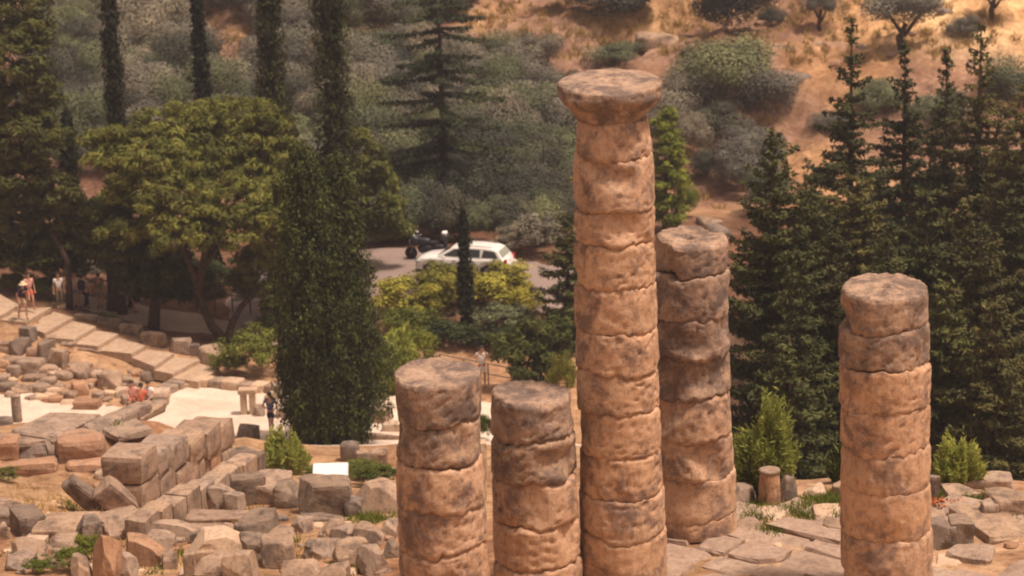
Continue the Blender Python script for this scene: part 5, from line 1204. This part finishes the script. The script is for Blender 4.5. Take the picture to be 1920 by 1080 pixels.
for x, y, rz, H, J, fit, lb, pk in ((162, 584, 150, 1.80, stride, ('grey_cloth', 'black_cloth', True), 'person in dark trousers walking on the path left of the doubled trunk', 'black_cloth'),
    (113, 580, 20, 1.70, {}, ('white_cloth', 'olive_cloth', True), 'person in a white top half hidden behind the round hedge bush', None),
    (188, 580, 200, 1.70, {}, ('olive_cloth', 'grey_cloth', False), 'person in an olive top standing right of the one in dark trousers', None),
    (242, 590, 90, 1.75, stride, ('grey_cloth', 'olive_cloth', False), 'person striding on the path between the doubled trunk and the stout trunk', None),
    (144, 578, 0, 1.72, {}, ('beige_cloth', 'grey_cloth', False), 'person in a beige top left of the walker in dark trousers', None)):
    g = gp(x, y); person((g[0], g[1], g[2]+.06), R_(rz), H, J, fit, lb, pack=pk)
# ------------------------------------------------------------------ estate car
def car():
    p, Z = ground(868, 523)
    r = thing('parked_car', (p[0]+.1, p[1]+1.0, T(p[0], p[1]+1.0)+.06), 'white five-door estate car parked on the road behind the yellow bushes', 'car', rz=R_(180-17)); r.scale = (1.05, 1.0, .93)
    # local: x forward, y left, z up
    prof = [(-2.15, .35), (-2.18, .62), (-2.12, .86), (-2.02, .93), (-1.0, .95), (0, .95), (.85, .95), (1.2, .93), (1.75, .86), (2.08, .74), (2.18, .55), (2.16, .32)]
    xs = np.linspace(-2.18, 2.18, 60); topz = np.interp(xs, [q[0] for q in sorted(prof)], [q[1] for q in sorted(prof)])
    def arch(x):
        z = .24
        for c in (-1.32, 1.38):
            d = abs(x-c)
            if d < .38: z = max(z, .31+math.sqrt(max(.38**2-d*d, 0))*.98)
        return z
    V = []; Fs = []; m_ = 9
    for i, x in enumerate(xs):
        e = abs(x)/2.18; hw = .855*(1-.20*max(0, e-.72)/.28*max(0, e-.72)/.28-.06*e**4); zt = topz[i]; zb = arch(x)
        if i == 0 or i == len(xs)-1: hw *= .93; zt -= .12; zb = .34
        ring = [(-hw*.96, zb), (-hw, zb+(zt-zb)*.4), (-hw*.985, zb+(zt-zb)*.8), (-hw*.90, zt-.01), (0, zt+.035), (hw*.90, zt-.01), (hw*.985, zb+(zt-zb)*.8), (hw, zb+(zt-zb)*.4), (hw*.96, zb)]
        V += [(x, a, b) for a, b in ring]
    for i in range(len(xs)-1):
        for j in range(m_-1): q = i*m_+j; Fs.append([q, q+1, q+m_+1, q+m_])
    Fs.append(list(range(m_))[::-1]); Fs.append([(len(xs)-1)*m_+j for j in range(m_)])
    mesh('body', V, Fs, M['white'], r, True)
    # cabin
    st = [(-1.98, .94, .78), (-1.72, 1.34, .66), (-1.50, 1.43, .63), (-.8, 1.49, .62), (.0, 1.48, .61), (.30, 1.44, .60), (.42, 1.40, .60), (1.12, .95, .74)]
    V = []; Fs = []
    for x, zt, hw in st:
        k = (zt-.9)/.55
        V += [(x, -.79, .90), (x, -(hw+.02), zt-.05), (x, -hw*.82, zt), (x, 0, zt+.025), (x, hw*.82, zt), (x, hw+.02, zt-.05), (x, .79, .90)]
    for i in range(len(st)-1):
        for j in range(6): q = i*7+j; Fs.append([q, q+1, q+8, q+7])
    Fs.append(list(range(7))[::-1]); Fs.append([(len(st)-1)*7+j for j in range(7)])
    mesh('cabin', V, Fs, M['white'], r)
    def quad(name, pts, mat, off, parent=r, th=.012):
        P_ = np.array(pts, float); n_ = np.cross(P_[1]-P_[0], P_[2]-P_[0]); n_ /= np.linalg.norm(n_)
        if n_@np.array(off) < 0: n_ = -n_
        A1 = P_+n_*th; m2 = len(P_); Vq = np.concatenate([P_-n_*.02, A1]); Fq = [list(range(m2))[::-1], [m2+i for i in range(m2)]]+[[i, (i+1) % m2, m2+(i+1) % m2, m2+i] for i in range(m2)]
        return mesh(name, Vq, Fq, M[mat], parent)
    def side(x, z):  # point on the cabin side
        zt = np.interp(x, [q[0] for q in st], [q[1] for q in st]); hw = np.interp(x, [q[0] for q in st], [q[2] for q in st]); f = (z-.90)/(zt-.05-.90)
        return .79+(hw+.02-.79)*f
    for s in (-1, 1):
        for a in ([(-1.78, .99), (-1.62, 1.29), (-1.10, 1.36), (-1.02, .99)], [(-.94, .99), (-.94, 1.37), (-.20, 1.38), (-.14, .99)], [(-.06, .99), (-.08, 1.38), (.28, 1.34), (.84, .99)]):
            quad('side_window', [(x, s*side(x, z), z) for x, z in a], 'glass', (0, s, 0))
        w_ = quad('door_handle', [(-.75, s*.87, .80), (-.75, s*.87, .83), (-.58, s*.87, .83), (-.58, s*.87, .80)], 'metal', (0, s, 0), th=.03)
        quad('door_handle', [(.15, s*.87, .80), (.15, s*.87, .83), (.32, s*.87, .83), (.32, s*.87, .80)], 'metal', (0, s, 0), th=.03)
        b = MB(); b.ell((.72, s*.93, 1.0), (.07, .10, .07), 10, 6); b.obj('mirror', M['white'], r, True)
        b = MB(); b.ell((2.02, s*.62, .66), (.14, .17, .09), 12, 8); b.obj('headlight', M['glass_pale'], r, True)
        b = MB(); b.box((-2.10, s*.66, .78), (.10, .2, .26)); b.obj('tail_light', M['redlamp'], r)
        b = MB(); b.tube([(-1.45, s*.55, 1.50), (.1, s*.54, 1.54)], .015, 6); b.obj('roof_rail', M['metal'], r)
        for cx in (-1.32, 1.38):
            w2 = MB(); w2.lathe([(.20, -.1), (.31, -.1), (.325, -.05), (.325, .05), (.31, .1), (.20, .1)], c=(cx, s*.76, .325), seg=26, axis='y'); tw = w2.obj('wheel', M['rubber'], r, True)
            w3 = MB(); w3.lathe([(.02, -.09), (.205, -.09), (.205, .09), (.02, .11)], c=(cx, s*.765, .325), seg=20, axis='y'); w3.obj('rim', M['metal'], tw, False)
    quad('rear_window', [(-1.955, -.60, 1.0), (-1.955, .60, 1.0), (-1.765, .52, 1.30), (-1.765, -.52, 1.30)], 'glass_pale', (-1, 0, .5), th=.02)
    quad('windscreen', [(1.06, -.62, 1.0), (1.06, .62, 1.0), (.50, .52, 1.355), (.50, -.52, 1.355)], 'glass', (1, 0, 1), th=.015)
    b = MB(); b.box((-2.17, 0, .48), (.12, 1.5, .18)); b.obj('rear_bumper', M['white'], r)
    b = MB(); b.box((-2.235, 0, .62), (.02, .5, .11)); b.obj('number_plate', M['panel'], r)
car()
def motorcycle():
    p, Z = ground(800, 491)
    r = thing('motorcycle', (p[0], p[1]+.3, T(p[0], p[1]+.3)+.06), 'black touring motorcycle with a rear top box parked beside the white car', 'motorcycle', rz=R_(180-12))
    def wheel(x):
        b = MB(); b.lathe([(.22, -.055), (.29, -.06), (.31, 0), (.29, .06), (.22, .055)], c=(x, 0, .31), seg=26, axis='y'); t_ = b.obj('wheel', M['rubber'], r, True)
        b = MB(); b.lathe([(.20, -.03), (.225, -.03), (.225, .03), (.20, .03)], c=(x, 0, .31), seg=22, axis='y')
        for k in range(6):
            a = k*1.047; b.tube([(x, 0, .31), (x+.2*math.cos(a), 0, .31+.2*math.sin(a))], .014, 5)
        b.obj('rim', M['metal'], t_)
    wheel(.76); wheel(-.70)
    b = MB(); V, Fs = stone_verts(6, 3, .5, .03, 0); b.add(V*np.array([.75, .42, .42])+np.array([.0, 0, .55]), Fs); b.obj('engine', M['black'], r, True)
    b = MB(); V, Fs = stone_verts(6, 4, .55, .03, 0); b.add(V*np.array([.62, .40, .34])+np.array([.12, 0, .90]), Fs); b.obj('fuel_tank', M['black'], r, True)
    b = MB(); V, Fs = stone_verts(6, 5, .5, .03, 0); b.add(V*np.array([.42, .54, .50])+np.array([.55, 0, .93]), Fs); b.obj('fairing', M['black'], r, True)
    b = MB(); V, Fs = stone_verts(6, 6, .45, .02, 0); b.add(V*np.array([.72, .34, .16])+np.array([-.42, 0, .84]), Fs); b.obj('seat', M['rubber'], r, True)
    b = MB(); V, Fs = stone_verts(6, 7, .4, .02, 0); b.add(V*np.array([.42, .50, .34])+np.array([-.92, 0, 1.12]), Fs); tb = b.obj('top_box', M['black'], r, True)
    b = MB(); V, Fs = stone_verts(5, 8, .5, .02, 0); b.add(V*np.array([.24, .36, .14])+np.array([-.93, 0, 1.34]), Fs); b.obj('lid', M['panel'], tb, True)
    for s in (-1, 1):
        b = MB(); V, Fs = stone_verts(5, 9, .4, .02, 0); b.add(V*np.array([.5, .18, .34])+np.array([-.70, s*.32, .66]), Fs); b.obj('pannier', M['black'], r, True)
        b = MB(); b.tube([(.76, s*.09, .31), (.60, s*.09, .80), (.52, s*.09, 1.05)], .028, 6); b.obj('fork', M['metal'], r)
        b = MB(); b.tube([(.48, s*.10, 1.08), (.40, s*.33, 1.14), (.30, s*.40, 1.12)], .018, 6); b.obj('handlebar', M['metal'], r)
        b = MB(); b.ell((.50, s*.36, 1.26), (.03, .09, .05), 8, 6); b.obj('mirror', M['panel'], r, True)
        b = MB(); b.tube([(.15, s*.22, .36), (-.4, s*.26, .34), (-.95, s*.28, .42)], [.035, .05, .055], 8); b.obj('exhaust', M['metal'], r, True)
    b = MB(); V, Fs = stone_verts(5, 10, .2, .02, 0); b.add(V*np.array([.05, .40, .36])@np.array(Matrix.Rotation(R_(-30), 3, 'Y')).T+np.array([.56, 0, 1.28]), Fs); b.obj('windscreen', M['glass_pale'], r, True)
    b = MB(); b.ell((.78, 0, .90), (.06, .13, .09), 10, 8); b.obj('headlight', M['panel'], r, True)
    b = MB(); b.tube([(.1, .18, .3), (.05, .42, .0)], .015, 6); b.obj('kickstand', M['metal'], r)
motorcycle()
# ------------------------------------------------------------------ small loose rubble, each stone its own object
rs_ = np.random.default_rng(77)
PEB = []
for k in range(6):
    V, Fs = stone_verts(4, 7000+k*9, .35+.05*(k % 3), .14, 2)
    for mt in ('stone', 'stone_pale', 'stone_red'):
        me = bpy.data.meshes.new('small_stone'); me.from_pydata(V.tolist(), [], Fs); me.update(); me.materials.append(M[mt]); PEB.append((me, mt))
def scatter(x0, x1, y0, y1, n, smin, smax, look, group):
    for _ in range(n):
        x = rs_.uniform(x0, x1); y = rs_.uniform(y0, y1); g, Z = ground(x, y); i = int(rs_.integers(len(PEB))); me, mt = PEB[i]
        o = link(bpy.data.objects.new('small_stone', me)); s = rs_.uniform(smin, smax)
        o.scale = (s, s*rs_.uniform(.6, 1), s*rs_.uniform(.35, .65)); o.rotation_euler = (0, 0, rs_.random()*6.28); o.location = (g[0], g[1], g[2]+s*.10)
        sh = {'stone': 'grey', 'stone_pale': 'pale', 'stone_red': 'reddish'}[mt]
        sz = 'small' if s < smin+(smax-smin)*.5 else 'fist-like' if False else 'larger'
        tag(o, f'{sz} {sh} {look}', 'stone', group, auto=(x, y))
scatter(0, 250, 690, 762, 46, .22, .62, 'loose stone in the rubble yard', 'loose stones of the rubble yard')
scatter(0, 130, 640, 700, 10, .2, .5, 'loose stone in the rubble yard', 'loose stones of the rubble yard')
scatter(250, 740, 985, 1078, 78, .12, .40, 'loose stone among the foreground boulders', 'loose stones of the foreground')
scatter(0, 240, 1000, 1078, 26, .14, .40, 'loose stone among the foreground boulders', 'loose stones of the foreground')
scatter(40, 240, 930, 985, 8, .10, .25, 'loose stone on the bare earth', 'loose stones of the foreground')
scatter(1390, 1900, 945, 1070, 26, .10, .32, 'loose stone on the temple terrace', 'loose stones of the terrace')
scatter(420, 740, 780, 850, 14, .12, .3, 'loose stone at the plaza end', 'loose stones by the plaza')
# ------------------------------------------------------------------ labels that single out each repeated thing
LM = [('above the white car', 880, 400, 150, 60), ('above the capital of the tallest column', 1142, 60, 110, 70), ('left of the tall capital', 1000, 190, 90, 60), ('behind the open fir', 815, 200, 70, 170), ('left of the eroded column top', 1010, 380, 80, 60),
      ('between the third and fourth cypress', 545, 120, 40, 130), ('between the second and third cypress', 430, 110, 50, 120), ('between the first two cypresses', 280, 110, 70, 120), ('left of the first cypress', 110, 130, 60, 120),
      ('right of the fourth cypress', 680, 150, 50, 150), ('above the big bright pine', 360, 190, 120, 40), ('right of the tall capital', 1330, 230, 90, 90), ('left of the tallest firs', 1430, 350, 70, 80), ('behind the tallest firs', 1700, 240, 160, 50),
      ('on the bright upper slope', 1650, 60, 260, 60), ('above the open fir', 900, 60, 90, 60), ('behind the motorcycle', 760, 420, 60, 40), ('right of the car', 1010, 440, 50, 40),
      ('near the round post', 50, 745, 60, 40), ('below the stone steps', 180, 690, 60, 30), ('beside the seated tourists', 235, 745, 40, 30), ('near the left edge', 20, 690, 40, 40), ('along the top of the steps', 130, 590, 50, 20), ('near the foot of the steps', 350, 665, 60, 30),
      ('left of the leftmost column', 690, 1030, 60, 60), ('under the big squared boulder', 600, 1000, 70, 40), ('near the fractured boulder', 410, 1040, 70, 40), ('near the red pillar', 210, 1060, 50, 40), ('by the bottom left corner', 60, 1050, 60, 40), ('near the leaning slabs', 170, 950, 60, 30),
      ('by the pedestal', 480, 770, 60, 40), ('right of the twin-topped cypress', 700, 820, 50, 60), ('near the column stump', 1440, 960, 50, 30), ('near the flat-topped column', 1640, 1000, 110, 60), ('beside the notched blocks', 1820, 1010, 90, 50), ('near the squared boulder over the gap', 520, 1050, 50, 30)]
ORD = ['', 'second', 'third', 'fourth', 'fifth', 'sixth', 'seventh', 'eighth', 'ninth', 'tenth', 'eleventh', 'twelfth', 'thirteenth', 'fourteenth', 'fifteenth', 'sixteenth', 'seventeenth', 'eighteenth']
def finish_labels():
    B = {}
    for o, lk, (x, y) in REG:
        best = min(LM, key=lambda l: ((x-l[1])/l[3])**2+((y-l[2])/l[4])**2)
        B.setdefault((lk, best[0]), []).append((x, y, o))
    B2 = {}
    for (lk, rel), L in B.items():
        if len(L) > 9:
            ym = sorted(q[1] for q in L)[len(L)//2]
            B2[('lower '+lk, rel)] = [q for q in L if q[1] >= ym]; B2[('higher '+lk, rel)] = [q for q in L if q[1] < ym]
        else: B2[(lk, rel)] = L
    for (lk, rel), L in B2.items():
        L.sort(key=lambda q: q[0]); n = len(L)
        for i, (x, y, o) in enumerate(L):
            if n == 1: s = f'{lk}, {rel}'
            elif n == 2: s = f'{"left" if i == 0 else "right"} one of two: {lk}, {rel}'
            elif i == 0: s = f'leftmost {lk}, {rel}'
            elif i == n-1: s = f'rightmost {lk}, {rel}'
            else: s = f'{ORD[i] if i < 18 else "next"} from left {lk}, {rel}'
            w_ = s.split(); o['label'] = ' '.join(w_[:16])
finish_labels()
# ------------------------------------------------------------------ warm haze in the air
def haze():
    b = MB(); b.box((0, 125, 11), (396, 352, 70)); V = np.concatenate(b.V)
    zmin = float(GZ.min())-1.0
    V[:, 2] = np.where(V[:, 2] < 11, zmin, 60.0); V[:, 0] = np.where(V[:, 0] < 0, -203, 213); V[:, 1] = np.where(V[:, 1] < 125, -22, 311)
    m, t, bs = newmat('hazy_air'); t.nodes.remove(bs)
    pv = t.nodes.new('ShaderNodeVolumePrincipled'); pv.inputs['Density'].default_value = .00045; pv.inputs['Color'].default_value = (.86, .84, .95, 1); pv.inputs['Anisotropy'].default_value = .2
    t.links.new(pv.outputs[0], t.nodes['Material Output'].inputs['Volume'])
    o = mesh('haze', V, b.F, m); o['kind'] = 'stuff'
haze()
